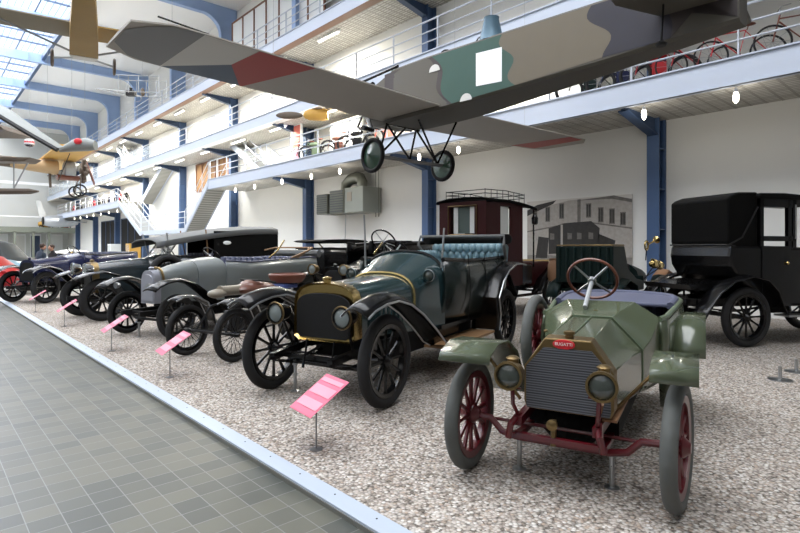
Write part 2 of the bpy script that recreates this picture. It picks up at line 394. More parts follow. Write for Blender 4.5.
LEV = [(4.73, 5.27), (7.16, 7.66), (10.22, 10.76)]
SEG = [[(-5, 28.5), (45.9, 70)], [(-5, 75.9)], [(-5, 75.9)]]
for L, ((z0, z1), segs) in enumerate(zip(LEV, SEG)):
    for (a, b) in segs:
        s = struct(MB().box((FX+0.12, a, z0+0.03), (WX, b, z1-0.02)), 'floor_gallery', 'soffit', smooth=False)
        f = MB().box((FX+0.02, a, z0), (FX+0.10, b, z1)).box((FX, a, z0), (FX+0.18, b, z0+0.03)).box((FX-0.03, a, z1-0.03), (FX+0.2, b, z1))
        struct(f, 'trim_fascia', 'fascia', smooth=False)
        if L:
            struct(MB().box((FX-0.02, a, z0-0.035), (FX+0.3, b, z0)), 'trim_soffit_edge', 'bronze' if L == 2 else 'white', smooth=False)
    m = MB()
    for cy in COLY:
        if not any(a < cy < b for a, b in segs): continue
        m.prism([(13.6, z0+0.03), (FX+0.15, z0+0.03), (FX+0.15, z0-0.06), (13.6, z0-0.38)], lambda x, z: (x, cy-0.05, z), (0, 0.1, 0))
        m.prism([(13.6, z0-0.36), (FX+0.15, z0-0.04), (FX+0.15, z0-0.07), (13.6, z0-0.40)], lambda x, z: (x, cy-0.12, z), (0, 0.24, 0))
    struct(m, 'trim_cantilever', 'darkblue', smooth=False)
# wall lintel line under the lowest gallery

def railing(a, b, z, x, label, step=2.07, glass=False, hgt=0.98):
    t = thing('railing', label, 'railing', (x, a, z))
    n = max(1, round((b-a)/step)); L = b-a
    for k in range(n+1): MB().cbox((0, L*k/n, hgt/2), (0.05, 0.03, hgt)).build('post', 'rail', t, smooth=False)
    for h in (0.33, 0.64, hgt): MB().tube([(0, 0, h), (0, L, h)], 0.02 if h < 0.9 else 0.027, 6).build('rail', 'rail', t)
    if glass:
        for k in range(n): MB().box((-0.01, L*k/n+0.08, 0.08), (0.01, L*(k+1)/n-0.08, 0.9)).build('glass_panel', 'paneglass', t, smooth=False)
    return t
railing(-3, 28.4, 5.27, FX+0.08, 'white three-rail railing of the lowest gallery above the car row')
railing(46.1, 69.8, 5.27, FX+0.08, 'white railing of the lowest gallery beyond the V-shaped stair')
railing(-3, 38, 7.66, FX+0.08, 'white railing of the middle gallery behind the aeroplane')
railing(38.2, 75, 7.66, FX+0.08, 'glass-panelled railing at the far end of the middle gallery', glass=True)
railing(-3, 75, 10.76, FX+0.08, 'white railing along the topmost gallery', 2.6)

def stairs(y0, z0, y1, z1, x0, x1, label, rails=True):
    """flight along the hall from (y0, z0) up to (y1, z1)"""
    t = thing('staircase', label, 'staircase', (x0, y0, z0))
    W = x1-x0; dy, dz = y1-y0, z1-z0; n = max(4, round(abs(dz)/0.18))
    for x in (0, W-0.05):
        m = MB(); m.prism([(0, -0.34), (0, 0.02), (dy, dz+0.02), (dy, dz-0.34)], lambda a, b: (x, a, b), (0.07, 0, 0)); m.build('stringer', 'fascia', t, smooth=False)
    st = MB()
    for k in range(n):
        st.box((0.06, min(dy*k/n, dy*(k+1)/n), dz*k/n-0.02), (W-0.06, max(dy*k/n, dy*(k+1)/n), dz*k/n+0.02))
        st.box((0.06, dy*k/n-0.01, dz*(k-1)/n), (W-0.06, dy*k/n+0.01, dz*k/n+0.02))
    st.build('step', 'silver', t, smooth=False)['kind'] = 'stuff'
    MB().prism([(0, -0.3), (dy, dz-0.3), (dy, dz-0.27), (0, -0.27)], lambda a, b: (0.06, a, b), (W-0.12, 0, 0)).build('underside', 'stairunder', t, smooth=False)
    if rails:
        for x in (0.03, W-0.03):
            for h in (0.5, 0.98): MB().tube([(x, 0, h), (x, dy, dz+h)], 0.024, 6).build('rail', 'rail', t)
            for k in range(5): MB().tube([(x, dy*k/4, dz*k/4), (x, dy*k/4, dz*k/4+0.98)], 0.02, 6).build('post', 'rail', t)
    return t
stairs(31.9, 2.75, 28.5, 5.25, FX, 12.9, 'white steel stair rising to the near half of the lowest gallery, seen from below')
stairs(40.3, 2.75, 45.9, 5.25, FX, 12.9, 'white steel stair rising leftwards to the far half of the lowest gallery')
stairs(44.2, 5.27, 39.4, 7.64, 13.0, 13.9, 'narrow stair with grey underside climbing against the wall to the middle gallery', False)
stairs(24.4, 5.27, 28.6, 7.64, 13.0, 13.9, 'narrow white stair by the wall, climbing away above the lowest gallery')
stairs(46.0, 7.66, 50.0, 10.2, 12.8, 13.9, 'small white stair between middle and topmost gallery')
t = thing('stair_landing', 'white landing platform joining the two lower stair flights', 'landing', (FX, 31.9, 2.45))
MB().box((0, 0.06, 0), (1.6, 8.34, 0.28)).build('platform', 'fascia', t, smooth=False, bevel=0.01)
for yy in (1.0, 7.4):
    MB().cbox((1.2, yy, -1.23), (0.16, 0.16, 2.46)).build('support', 'silver', t, smooth=False)
railing(32.0, 40.2, 2.73, FX+0.06, 'white railing along the front of the stair landing', 1.6)

# glazed partition of the topmost gallery and openings in the back wall
def framed(name, label, y0, y1, z0, z1, n, frame, pane, x=WX):
    t = thing(name, None, None, (x, y0, z0)); t['kind'] = 'structure'
    if label: t['label'] = label
    L, H = y1-y0, z1-z0; f = MB()
    for k in range(n+1): f.box((-0.08, L*k/n-0.05, 0), (0.0, L*k/n+0.05, H))
    f.box((-0.08, 0, 0), (0, L, 0.08)).box((-0.08, 0, H-0.08), (0, L, H))
    f.build('frame', frame, t, smooth=False)
    for k in range(n): MB().box((-0.04, L*k/n+0.05, 0.08), (-0.02, L*(k+1)/n-0.05, H-0.08)).build('pane', pane, t, smooth=False)
    return t
framed('window_1', None, 19.5, 28.6, 10.8, 14.2, 7, 'bronze', 'opal', 13.3)
framed('window_2', None, 32.6, 35.6, 5.25, 7.1, 3, 'bronze', 'curtain')
framed('window_3', None, 30.6, 32.0, 5.25, 7.1, 2, 'bronze', 'curtain')
framed('window_4', None, 47.0, 53.0, 0.1, 4.2, 3, 'darkblue', 'hole')
framed('window_5', None, 55.0, 60.0, 0.1, 4.2, 3, 'darkblue', 'hole')
# end wall: balcony, posts, doors and panels
struct(MB().box((-9, 72, 3.3), (14, 72.3, 3.9)).box((-9, 72.3, 3.6), (14, 76, 3.75)), 'trim_end_balcony', 'beamgrey', smooth=False)
struct(MB().box((-9, 71.9, 8.6), (14, 72.1, 8.9)).box((-9, 72, 5.0), (14, 72.04, 5.1)), 'trim_end_cornice', 'white', smooth=False)
m = MB()
for x in (4.6, 6.6, 8.2, 9.9, 11.4): m.box((x-0.12, 72, -0.1), (x+0.12, 72.25, 3.4))
struct(m, 'trim_end_posts', 'beamgrey', smooth=False)
for k, (x0, x1) in enumerate(((4.8, 6.4), (6.9, 8.0), (8.5, 9.7), (10.1, 11.2), (11.7, 13.4))):
    t = thing('door_%d' % (k+1), None, None, (x0, 75.98, 0)); t['kind'] = 'structure'
    MB().box((0, -0.08, 0), (x1-x0, 0, 3.2)).build('frame', 'white', t, smooth=False)
    MB().box((0.12, -0.12, 0.1), (x1-x0-0.12, -0.08, 3.0)).build('pane', ['hole', 'opal', 'wall', 'darkblue', 'opal'][k], t, smooth=False)
# ---------------- vintage car parts ----------------
WCACHE = {}
def wheel(car, pos, Rr=0.38, tw=0.045, rim='black', tyre='tyre', n=12, kind='wood', name='wheel', steer=0, rot=None):
    """a wheel whose axle is the car's y axis, standing at pos"""
    key = (Rr, tw, rim, tyre, n, kind)
    if key in WCACHE:
        w = dup(WCACHE[key], car)
    else:
        ri = Rr-2*tw
        m = MB()
        m.lathe([(ri+0.012, -tw*0.75), (ri+0.012, tw*0.75), (ri-0.03, tw*0.6), (ri-0.034, 0), (ri-0.03, -tw*0.6), (ri+0.012, -tw*0.75)], axis=(0,1,0), n=32)
        if kind == 'wood':
            for k in range(n):
                a = 2*PI*k/n; c, s = math.cos(a), math.sin(a)
                m.tube([(c*0.05, 0, s*0.05), (c*(ri*0.5), 0, s*(ri*0.5)), (c*(ri-0.02), 0, s*(ri-0.02))], [0.022, 0.015, 0.02], 6)
        elif kind == 'wire':
            for k in range(n*2):
                a = 2*PI*k/(n*2); c, s = math.cos(a), math.sin(a); e = 0.03*(1 if k % 2 else -1)
                m.tube([(c*0.03, e*1.4, s*0.03), (c*(ri-0.02), 0, s*(ri-0.02))], 0.0045, 4)
        else:
            m.lathe([(ri-0.02, -0.02), (ri*0.6, 0.03), (0.05, 0.05), (0.05, -0.05), (ri*0.6, -0.03), (ri-0.02, -0.02)], axis=(0,1,0), n=32)
        w = m.build(name, rim, car)
        t = MB(); prof = []
        for k in range(17):
            a = 2*PI*k/16; rr = tw*(1.0 if abs(math.cos(a)) < 0.6 else 0.97)
            prof.append((Rr-tw+rr*math.cos(a), rr*0.98*math.sin(a)))
        rings = []
        for k in range(49):
            an = 2*PI*k/48
            rings.append([(p[0]*math.cos(an), p[1], p[0]*math.sin(an)) for p in prof[:-1]])
        t.loft(rings, False, False); t.build('tyre', tyre, w)
        h = MB().lathe([(0.03, -0.07), (0.05, -0.045), (0.065, -0.03), (0.065, 0.03), (0.05, 0.045), (0.03, 0.07)] if kind != 'wire' else [(0.02, -0.09), (0.03, -0.05), (0.03, 0.05), (0.02, 0.09)], axis=(0,1,0), n=16)
        h.build('hub', rim if rim != 'yellowspoke' else 'brass', w)
        WCACHE[key] = w
    w.location = pos
    w.rotation_euler = rot if rot else (0, 0, steer)
    return w
def arch(x, w, z0, z1, zs=None, n=10, p=1.0, wt=None):
    """closed section: straight sides from z0 to the shoulder zs, then a rounded top up to z1"""
    zs = z0+(z1-z0)*0.5 if zs is None else zs; wt = w if wt is None else wt
    pts = [(x, -w, z0)]
    for k in range(n+1):
        a = PI*k/n; c, s = math.cos(a), math.sin(a)
        pts.append((x, -wt*math.copysign(abs(c)**p, c), zs+(z1-zs)*abs(s)**p))
    pts.append((x, w, z0))
    return pts
def fender(car, path, y0, y1, m='black', crown=0.03, th=0.012, edge=None, name='fender', n=7, skirt=0):
    rows = []
    P = [Vector((x, 0, z)) for x, z in path]
    for i, p in enumerate(P):
        t = (P[min(i+1, len(P)-1)]-P[max(i-1, 0)]).normalized(); nv = Vector((-t.z, 0, t.x))
        if nv.z < 0 and abs(nv.z) > 0.3: nv = -nv
        row = []
        for k in range(n):
            u = k/(n-1); row.append((p.x+nv.x*crown*math.sin(PI*u), y0+(y1-y0)*u, p.z+nv.z*crown*math.sin(PI*u)))
        if skirt:
            row.insert(0, (row[0][0], y0, row[0][2]-skirt))
        rows.append(row)
    f = MB().grid(rows).build(name, m, car, solid=th)
    if edge:
        e = MB().tube([(p.x, y1, p.z) for p in P], 0.011, 6).tube([(p.x, y0, p.z) for p in P], 0.011, 6)
        e.build('fender_edge', edge, f)
    return f
def arc(cx, cz, r, a0, a1, n=9):
    return [(cx+r*math.cos(R(a0+(a1-a0)*k/(n-1))), cz+r*math.sin(R(a0+(a1-a0)*k/(n-1)))) for k in range(n)]
def tub(car, outline, zb, zt, m, th=0.03, bulge=0.03, name='body', n=6, trim=None, tuck=0.0):
    """open-topped body wall following a plan outline; zb and zt are functions of x"""
    rows = []
    for (x, y) in outline:
        row = []
        for k in range(n):
            u = k/(n-1); f = 1+0
            b = bulge*math.sin(PI*u)-tuck*(1-u)**2
            sgn = 1 if y > 0 else -1
            row.append((x-(b if abs(y) < 0.05 else 0), y+(sgn*b if abs(y) > 0.05 else 0), zb(x)+(zt(x)-zb(x))*u))
        rows.append(row)
    o = MB().grid(rows).build(name, m, car, solid=th)
    if trim:
        MB().tube([(x, y, zt(x)+0.005) for x, y in outline], th*0.75, 8).build('body_rim', trim, o)
    return o
def steering(car, c, tilt, Rr=0.2, rim='woodrim', col='silver', base=None, n=4, rr=0.014):
    ax = Vector((math.cos(R(tilt)), 0, -math.sin(R(tilt))))   # pointing down the column (forward)
    c = Vector(c)
    w = MB().torus(c, ax, Rr, rr, 36, 8).build('steering_wheel', rim, car)
    up = Vector((0,1,0)); b = ax.cross(up)
    m = MB(); m.lathe([(0.035, -0.02), (0.035, 0.02)], c+ax*0.03, ax, 14)
    for k in range(n):
        a = PI/4+2*PI*k/n; d = up*math.cos(a)+b*math.sin(a); m.tube([c+ax*0.03, c+d*Rr], [0.012, 0.009], 6)
    m.build('spokes', 'steel', w)
    L = (base if base else 0.7)
    MB().tube([c+ax*0.02, c+ax*L], 0.019, 8).build('steering_column', col, car)
    return w
def lamp(car, c, r=0.09, depth=0.14, m='brass', l='lens', ax=(1,0,0), top=True, name='headlamp', bracket=None, drum=None):
    c = Vector(c); a = Vector(ax)
    b = MB().lathe([(r*0.35, -depth), (r*0.75, -depth*0.85), (r*0.95, -depth*0.4), (r, 0), (r*1.1, 0.005), (r*1.1, 0.03), (r*0.92, 0.032), (r*0.9, 0.0), (r*0.6, -0.02)], c, a, 24)
    if top: b.lathe([(r*0.45, r*0.8), (r*0.45, r*1.15), (r*0.55, r*1.18), (r*0.3, r*1.35)], c-a*depth*0.5, (0,0,1), 14)
    o = b.build(name, drum or m, car)
    if drum: MB().torus(c+a*0.018, a, r*1.04, r*0.13, 28, 8).build('lamp_rim', m, o)
    MB().lathe([(r*0.9, 0.012), (r*0.6, 0.026), (0.01, 0.034)], c, a, 24).build('lens', l, o)
    if bracket: MB().tube([c-a*depth*0.5+Vector((0,0,-r*0.8)), bracket], 0.012, 6).build('lamp_bracket', 'iron', o)
    return o
def spring(car, x0, x1, y, z, sag=0.07, m='iron'):
    mb = MB()
    for k in range(4):
        f = 1-k*0.2; pts = []
        for i in range(9):
            u = -1+2*i/8; pts.append(((x0+x1)/2+(x1-x0)/2*u*f, y, z-sag*(1-(u*f)**2)-k*0.008))
        for a, b in zip(pts, pts[1:]): mb.bar(a, b, 0.045, 0.008)
    return mb.build('leaf_spring', m, car, smooth=False)
def cushion(car, c, d, m, name='seat', ribs=0, rx=0.0, bev=0.04):
    o = MB().cbox((0,0,0), d).build(name, m, car, bevel=bev); o.location = c; o.rotation_euler = (0, rx, 0)
    if ribs:
        q = MB()
        for k in range(ribs):
            yy = -d[1]/2+d[1]*(k+0.5)/ribs; q.tube([(d[0]*0.42, yy, -d[2]*0.4), (d[0]*0.53, yy, 0), (d[0]*0.42, yy, d[2]*0.42)], d[1]/ribs*0.44, 8)
        q.build('pleats', m, o)
    return o
def louvers(parent, x0, x1, n, y, z0, z1, m):
    b = MB()
    for k in range(n):
        x = x0+(x1-x0)*k/(n-1); b.box((x-0.012, min(y, y*1.03), z0), (x+0.012, max(y, y*1.03), z1))
    b.build('louvres', m, parent, smooth=False)
def stand(loc, h, label, group=None):
    t = thing('axle_stand', label, 'stand', loc, R(18), group)
    MB().lathe([(0.05, 0), (0.05, 0.006), (0.017, 0.012), (0.017, h-0.02), (0.03, h-0.015), (0.03, h)], n=12).build('pillar', 'steel', t)
    MB().tube([(-0.045, 0, h*0.6), (0.045, 0, h*0.6)], 0.006, 6).build('pin', 'steel', t)
    return t

# ================= the small sage-green car in front =================
HD = R(198.4)
G = thing('vintage_car', 'small sage-green open car with red wheels and octagonal radiator, nearest the camera', 'car', (3.125, 1.875, 0), HD)
TR = 0.63; WR = 0.38
wheel(G, (0, -TR, WR), WR, 0.047, 'red', 'greytyre', 12, steer=R(-1))
wheel(G, (0, TR+0.045, WR), WR, 0.047, 'red', 'greytyre', 12, steer=R(-6))
wheel(G, (-2.1, -TR, WR), WR, 0.047, 'red', 'greytyre', 12)
wheel(G, (-2.1, TR, WR), WR, 0.047, 'red', 'greytyre', 12)
sp = wheel(G, (-1.36, -0.53, 0.74), WR, 0.047, 'red', 'greytyre', 12)
# octagonal section used by radiator, bonnet and cowl
YO = 0.05
def octo(x, w, z0, z1, cw, ch, k=0.35):
    """w half width, cw half width of the flat top, ch height of the shoulder below the top"""
    return [(x, y+YO, z) for y, z in ((-w*0.93, z0), (-w, z0+0.05), (-w, z1-ch), (-cw, z1), (cw, z1), (w, z1-ch), (w, z0+0.05), (w*0.93, z0))]
rad = MB().loft([octo(0.06, 0.28, 0.495, 0.965, 0.145, 0.195), octo(-0.06, 0.284, 0.495, 0.975, 0.145, 0.195)]).build('radiator', 'oldbrass', G, smooth=False, bevel=0.008)
MB().prism([(-0.255, 0.515), (-0.262, 0.54), (-0.262, 0.785), (-0.15, 0.915), (0.15, 0.915), (0.262, 0.785), (0.262, 0.54), (0.255, 0.515)], lambda a, b: (0.061, a+YO, b-0.01), (0.012, 0, 0)).build('radiator_core', 'mesh', rad, smooth=False)
bd = MB().prism([(0.07*math.cos(2*PI*k/24), 0.938+0.032*math.sin(2*PI*k/24)) for k in range(24)], lambda a, b: (0.061, a+YO-0.02, b-0.005), (0.012, 0, 0)).build('badge', 'badge', rad, smooth=False, bevel=0.003, label='red oval badge with white lettering')
fc = bpy.data.curves.new('badge_lettering', 'FONT'); fc.body = 'BUGATTI'; fc.size = 0.027; fc.extrude = 0.0015; fc.align_x = 'CENTER'; fc.align_y = 'CENTER'
ft0 = bpy.data.objects.new('lettering_source', fc); C.objects.link(ft0)
bpy.context.view_layer.update()
ftm = bpy.data.meshes.new_from_object(ft0.evaluated_get(bpy.context.evaluated_depsgraph_get()))
bpy.data.objects.remove(ft0)
ft = bpy.data.objects.new('badge_lettering', ftm); C.objects.link(ft); ftm.materials.clear(); ftm.materials.append(M['badgewhite'])
ft.parent = bd; ft.location = (0.0745, YO-0.02, 0.935); ft.rotation_euler = (PI/2, 0, PI/2); ft['label'] = 'white badge lettering'
MB().lathe([(0.028, 0), (0.028, 0.02), (0.036, 0.024), (0.036, 0.04), (0.02, 0.045)], (0, YO, 0.97), n=12).build('radiator_cap', 'oldbrass', rad)
def bon(x, w, z0, z1, cw, ch): return octo(x, w, z0, z1, cw, ch)
hood = MB().loft([bon(-0.06, 0.275, 0.5, 0.968, 0.14, 0.19), bon(-0.5, 0.32, 0.48, 0.99, 0.135, 0.2), bon(-0.82, 0.36, 0.46, 1.01, 0.145, 0.225)]).build('bonnet', 'green', G, smooth=True, ang=15, bevel=0.006)
MB().tube([(-0.06, YO, 0.97), (-0.82, YO, 1.015)], 0.004, 6).build('hinge', 'greendark', hood)
cw = MB().loft([bon(-0.83, 0.365, 0.46, 1.013, 0.148, 0.226), bon(-1.0, 0.41, 0.45, 1.05, 0.19, 0.2), bon(-1.2, 0.46, 0.45, 1.11, 0.27, 0.12)]).build('scuttle', 'green', G, smooth=True, ang=15, bevel=0.006)
MB().tube([(-0.826, YO-0.363, 0.5), (-0.826, YO-0.363, 0.79), (-0.826, YO-0.148, 1.016), (-0.826, YO+0.148, 1.016), (-0.826, YO+0.363, 0.79), (-0.826, YO+0.363, 0.5)], 0.006, 6).build('bead', 'greendark', cw)
MB().lathe([(0.012, 0), (0.012, 0.03)], (-0.9, -0.34, 0.86), (0,1,0.3), 8).lathe([(0.02, 0), (0.02, 0.02)], (-1.0, 0.05, 1.03), n=10).build('fittings', 'oldbrass', cw)
out = [(x, y+YO) for x, y in [(-1.18, -0.455), (-1.5, -0.49), (-1.9, -0.54), (-2.35, -0.57)]+[(-2.4-0.33*math.sin(R(a)), -0.57*math.cos(R(a))) for a in (20, 40, 60, 80, 100, 120, 140, 160)]+[(-2.35, 0.57), (-1.9, 0.54), (-1.5, 0.49), (-1.18, 0.455)]]
gz = lambda x: 0.985-0.03*math.sin(min(1, max(0, (-1.12-x)/0.5))*PI)+max(0, -1.5-x)*0.05
tub(G, out, lambda x: 0.46, gz, 'green', 0.03, 0.03, trim='greendark', tuck=0.04)
MB().box((-2.45, -0.41, 0.45), (-1.1, 0.41, 0.5)).build('floor_board', 'blackmatt', G, smooth=False)
cushion(G, (-1.85, 0, 0.66), (0.5, 0.76, 0.2), 'navyup')
cushion(G, (-2.5, 0.03, 0.84), (0.14, 0.86, 0.3), 'navyup', 'backrest', 7, rx=R(-12))
MB().tube([(p[0]-0.0+(0.03 if p[0] < -2.2 else 0), p[1]*0.93, gz(p[0])+0.015) for p in out[2:-2]], 0.035, 8).build('padded_rim', 'navyup', G)
MB().prism([(p[0], p[1]*0.95) for p in out[2:-2]], lambda a, b: (a, b, 0.985+max(0, -1.5-a)*0.05), (0, 0, 0.03)).build('seat_cover', 'navyup', G, smooth=False, bevel=0.01)
steering(G, (-1.32, -0.03, 1.28), 32, 0.205, base=0.4, rr=0.013)
# frame, axle, springs in red
fr = MB()
for s in (-1, 1):
    fr.bar((0.16, s*0.24, 0.43), (-0.35, s*0.26, 0.43), 0.045, 0.06); fr.bar((-0.35, s*0.26, 0.43), (-2.5, s*0.33, 0.45), 0.045, 0.07)
fr.tube([(0.10, -0.25, 0.46), (0.22, -0.27, 0.42), (0.2, -0.29, 0.33)], 0.022, 8).tube([(0.10, 0.25, 0.46), (0.22, 0.27, 0.42), (0.2, 0.29, 0.33)], 0.022, 8)
fr.build('frame', 'red', G, smooth=False)
MB().tube([(0, -0.6, 0.38), (0, -0.48, 0.37), (0, -0.4, 0.29), (0, -0.3, 0.27), (0, 0.3, 0.27), (0, 0.4, 0.29), (0, 0.48, 0.37), (0, 0.65, 0.38)], 0.024, 8).build('front_axle', 'red', G)
MB().bar((0.14, -0.3, 0.335), (0.14, 0.3, 0.335), 0.035, 0.035).build('cross_tube', 'red', G)
MB().tube([(-0.12, -0.52, 0.33), (-0.12, 0.52, 0.33)], 0.012, 6).tube([(-0.12, -0.5, 0.33), (0.0, -0.52, 0.36)], 0.014, 6).tube([(-0.12, 0.5, 0.33), (0.0, 0.52, 0.36)], 0.014, 6).build('track_rod', 'red', G)
MB().tube([(-2.1, -0.58, 0.38), (-2.1, 0.58, 0.38)], 0.035, 8).build('rear_axle', 'red', G)
for s in (-1, 1): spring(G, 0.22, -0.5, s*0.27, 0.37, 0.06, 'red')
MB().tube([(0.12, -0.02, 0.46), (0.14, -0.02, 0.30)], 0.018, 8).lathe([(0.012, 0), (0.035, 0.01), (0.035, 0.03), (0.012, 0.04)], (0.15, -0.02, 0.44), (1,0,0), 12).build('starting_handle', 'oldbrass', G)
MB().tube([(-0.4, 0.29, 0.47), (0.05, 0.24, 0.5), (0.12, 0.27, 0.6)], 0.012, 6).box((-0.9, 0.25, 0.46), (0.0, 0.34, 0.475)).build('side_board', 'tan', G, smooth=False)
MB().box((-2.3, -0.28, 0.30), (-0.25, 0.32, 0.46)).ball((-0.35, 0.0, 0.33), (0.2, 0.22, 0.17), 16, 8).build('shade_tray', 'blackmatt', G, smooth=False)  # tray added to deepen the shade under the car
for s in (-1, 1):
    lamp(G, (0.27, s*0.278+0.015, 0.745), 0.083, 0.15, 'oldbrass', 'lensdark', name='headlamp', ax=(1, 0, 0.02))
    MB().tube([(0.2, s*0.265, 0.65), (0.2, s*0.262, 0.55), (0.12, s*0.24, 0.44)], 0.014, 6).bar((0.21, s*0.265-0.06, 0.655), (0.21, s*0.265+0.06, 0.655), 0.012, 0.012).build('lamp_fork', 'red', G)
# flat, faceted mudguards
right = [(0.35, 0.81), (0.32, 0.86), (0.16, 0.915), (-0.05, 0.905), (-0.26, 0.80), (-0.42, 0.6), (-0.6, 0.42), (-0.95, 0.34), (-1.2, 0.33)]
fender(G, right, -0.72, -0.37, 'green', 0.0, 0.01, name='front_mudguard', n=3)
left = [(0.27, 0.80), (0.24, 0.865), (0.05, 0.9), (-0.2, 0.895), (-0.42, 0.82)]
fl = fender(G, left, 0.54, 0.785, 'green', 0.0, 0.01, name='front_mudguard', n=3)
fender(G, [(-0.42, 0.82), (-0.55, 0.6), (-0.7, 0.42), (-1.1, 0.34), (-1.3, 0.33)], 0.54, 0.70, 'green', 0.0, 0.01, name='running_board', n=3)
for s in (-1, 1):
    y0, y1 = (0.56, 0.83) if s > 0 else (-0.76, -0.5)
    fender(G, [(-1.6, 0.62), (-1.64, 0.7), (-1.72, 0.84), (-1.9, 0.93), (-2.2, 0.94), (-2.42, 0.86), (-2.58, 0.64)], y0, y1, 'green', 0.0, 0.01, name='rear_mudguard', n=3)
    MB().tube([(-0.1, s*0.3, 0.5), (-0.1, s*0.62, 0.87)], 0.012, 6).build('mudguard_stay', 'oldbrass', G)
    MB().tube([(-2.1, s*0.45, 0.6), (-2.1, s*0.6, 0.92)], 0.012, 6).build('mudguard_stay', 'oldbrass', G)
stand((3.15, 2.22, 0), 0.24, 'chrome stand under the right end of the small green car\'s red axle')
stand((3.34, 1.64, 0), 0.24, 'chrome stand with cross pin under the left side of the red axle')

# ================= the large teal tourer =================
K = thing('vintage_car', 'large dark teal touring car with brass-rimmed radiator and pale blue tufted seats', 'car', (3.166, 4.626, 0), R(198.3))
KR = 0.455
for x, y in ((0, -0.72), (0, 0.72), (-3.62, -0.72), (-3.62, 0.72)):
    wheel(K, (x, y, KR), KR, 0.055, 'black', 'tyre', 12)
def karch(x, w, z0, z1, zs): return arch(x, w, z0, z1, zs, 14, 0.8)
# radiator: domed brass shell with a dark core
def kring(x, w, z0, z1, zs, rb=0.06):
    pts = [(x, -w+rb, z0), (x, -w, z0+rb*0.7)]
    for k in range(13):
        a = PI*k/12; c, s = math.cos(a), math.sin(a)
        pts.append((x, -w*math.copysign(abs(c)**0.7, c), zs+(z1-zs)*abs(s)**0.9))
    return pts+[(x, w, z0+rb*0.7), (x, w-rb, z0)]
kr = MB().loft([kring(0.02, 0.37, 0.60, 1.17, 0.98), kring(0.05, 0.385, 0.585, 1.19, 0.98), kring(-0.08, 0.385, 0.59, 1.20, 0.99), kring(-0.12, 0.37, 0.6, 1.19, 0.99)]).build('radiator', 'brass', K)
MB().loft([kring(0.052, 0.345, 0.62, 1.085, 0.95), kring(0.062, 0.34, 0.625, 1.08, 0.95)]).build('radiator_core', 'hole', kr)
MB().lathe([(0.04, 0), (0.04, 0.03), (0.05, 0.035), (0.05, 0.05), (0.02, 0.065)], (-0.02, 0, 1.19), n=14).build('radiator_cap', 'brass', kr)
kh = MB().loft([karch(-0.12, 0.36, 0.62, 1.185, 0.98), karch(-0.6, 0.40, 0.60, 1.20, 0.98), karch(-1.08, 0.45, 0.58, 1.24, 0.98)]).build('bonnet', 'teal', K)
louvers(kh, -0.3, -0.95, 9, 0.42, 0.7, 0.9, 'teal')
kc = MB().loft([karch(-1.08, 0.455, 0.58, 1.25, 0.98), karch(-1.3, 0.53, 0.56, 1.35, 1.03), karch(-1.64, 0.60, 0.55, 1.50, 1.10)]).build('scuttle', 'teal', K)
MB().tube([p for p in karch(-1.085, 0.46, 0.6, 1.255, 0.985)], 0.017, 8).build('brass_band', 'brass', kc)
MB().tube([p for p in karch(-1.65, 0.60, 0.6, 1.51, 1.10)][3:-3], 0.022, 8).build('scuttle_rim', 'black', kc)
for s in (-1, 1):
    lamp(K, (-1.28, s*0.56, 1.22), 0.065, 0.09, 'steel', 'lensdark', name='side_lamp', top=False, drum='teal')
    lamp(K, (0.30, s*0.415+0.01, 0.885), 0.1, 0.17, 'oldbrass', 'lens', top=False, name='headlamp', drum='black')
    MB().tube([(0.2, s*0.42, 0.82), (0.15, s*0.4, 0.7), (0.05, s*0.38, 0.5)], 0.016, 8).build('lamp_fork', 'black', K)
def kpt(u):  # plan outline
    return u
kout = [(-1.58, -0.6), (-2.2, -0.66), (-3.0, -0.68), (-3.7, -0.66)]+[(-3.8-0.36*math.sin(R(a)), -0.64*math.cos(R(a))) for a in (15, 40, 65, 90, 115, 140, 165)]+[(-3.7, 0.66), (-3.0, 0.68), (-2.2, 0.66), (-1.58, 0.6)]
kz = lambda x: 1.40+0.02*max(0, -3.4-x)-0.03*math.sin(min(1, max(0, (-1.6-x)/1.8))*PI)
tub(K, kout, lambda x: 0.56+max(0, (-3.0-x))*0.12, kz, 'tealtub', 0.04, 0.05, trim='black', tuck=0.10)
for x in (-2.15, -2.75, -3.35):
    MB().tube([(x, 0.70+0.0, 0.62), (x, 0.742, 1.0), (x, 0.70, 1.46)], 0.006, 6).build('door_seam', 'black', K)
MB().box((-4.2, -0.62, 0.55), (-1.5, 0.62, 0.6)).build('floor_board', 'black', K, smooth=False)
cushion(K, (-2.35, 0, 0.95), (0.55, 1.15, 0.22), 'uph'); cushion(K, (-2.68, 0, 1.12), (0.16, 1.18, 0.42), 'uph', 'backrest', 9, rx=R(-12))
cushion(K, (-3.6, 0, 1.0), (0.6, 1.2, 0.22), 'uph'); cushion(K, (-3.98, 0, 1.40), (0.18, 1.26, 0.44), 'uph', 'backrest', 9, rx=R(-14))
# tufted inner padding along the side that shows over the body edge
q = MB()
for k in range(11):
    x = -3.0-k*0.09; q.ball((x, -0.58, 1.40), (0.055, 0.05, 0.12), 10, 6)
q.build('side_padding', 'uph', K)
tf = MB()
for row in range(3):
    for k in range(11 - row % 2):
        tf.ball((-3.86+row*0.03-0.03, -0.58+0.113*k+(row % 2)*0.056, 1.33+row*0.11), (0.045, 0.062, 0.075), 10, 6)
tf.build('tufting', 'uph', K)['kind'] = 'stuff'
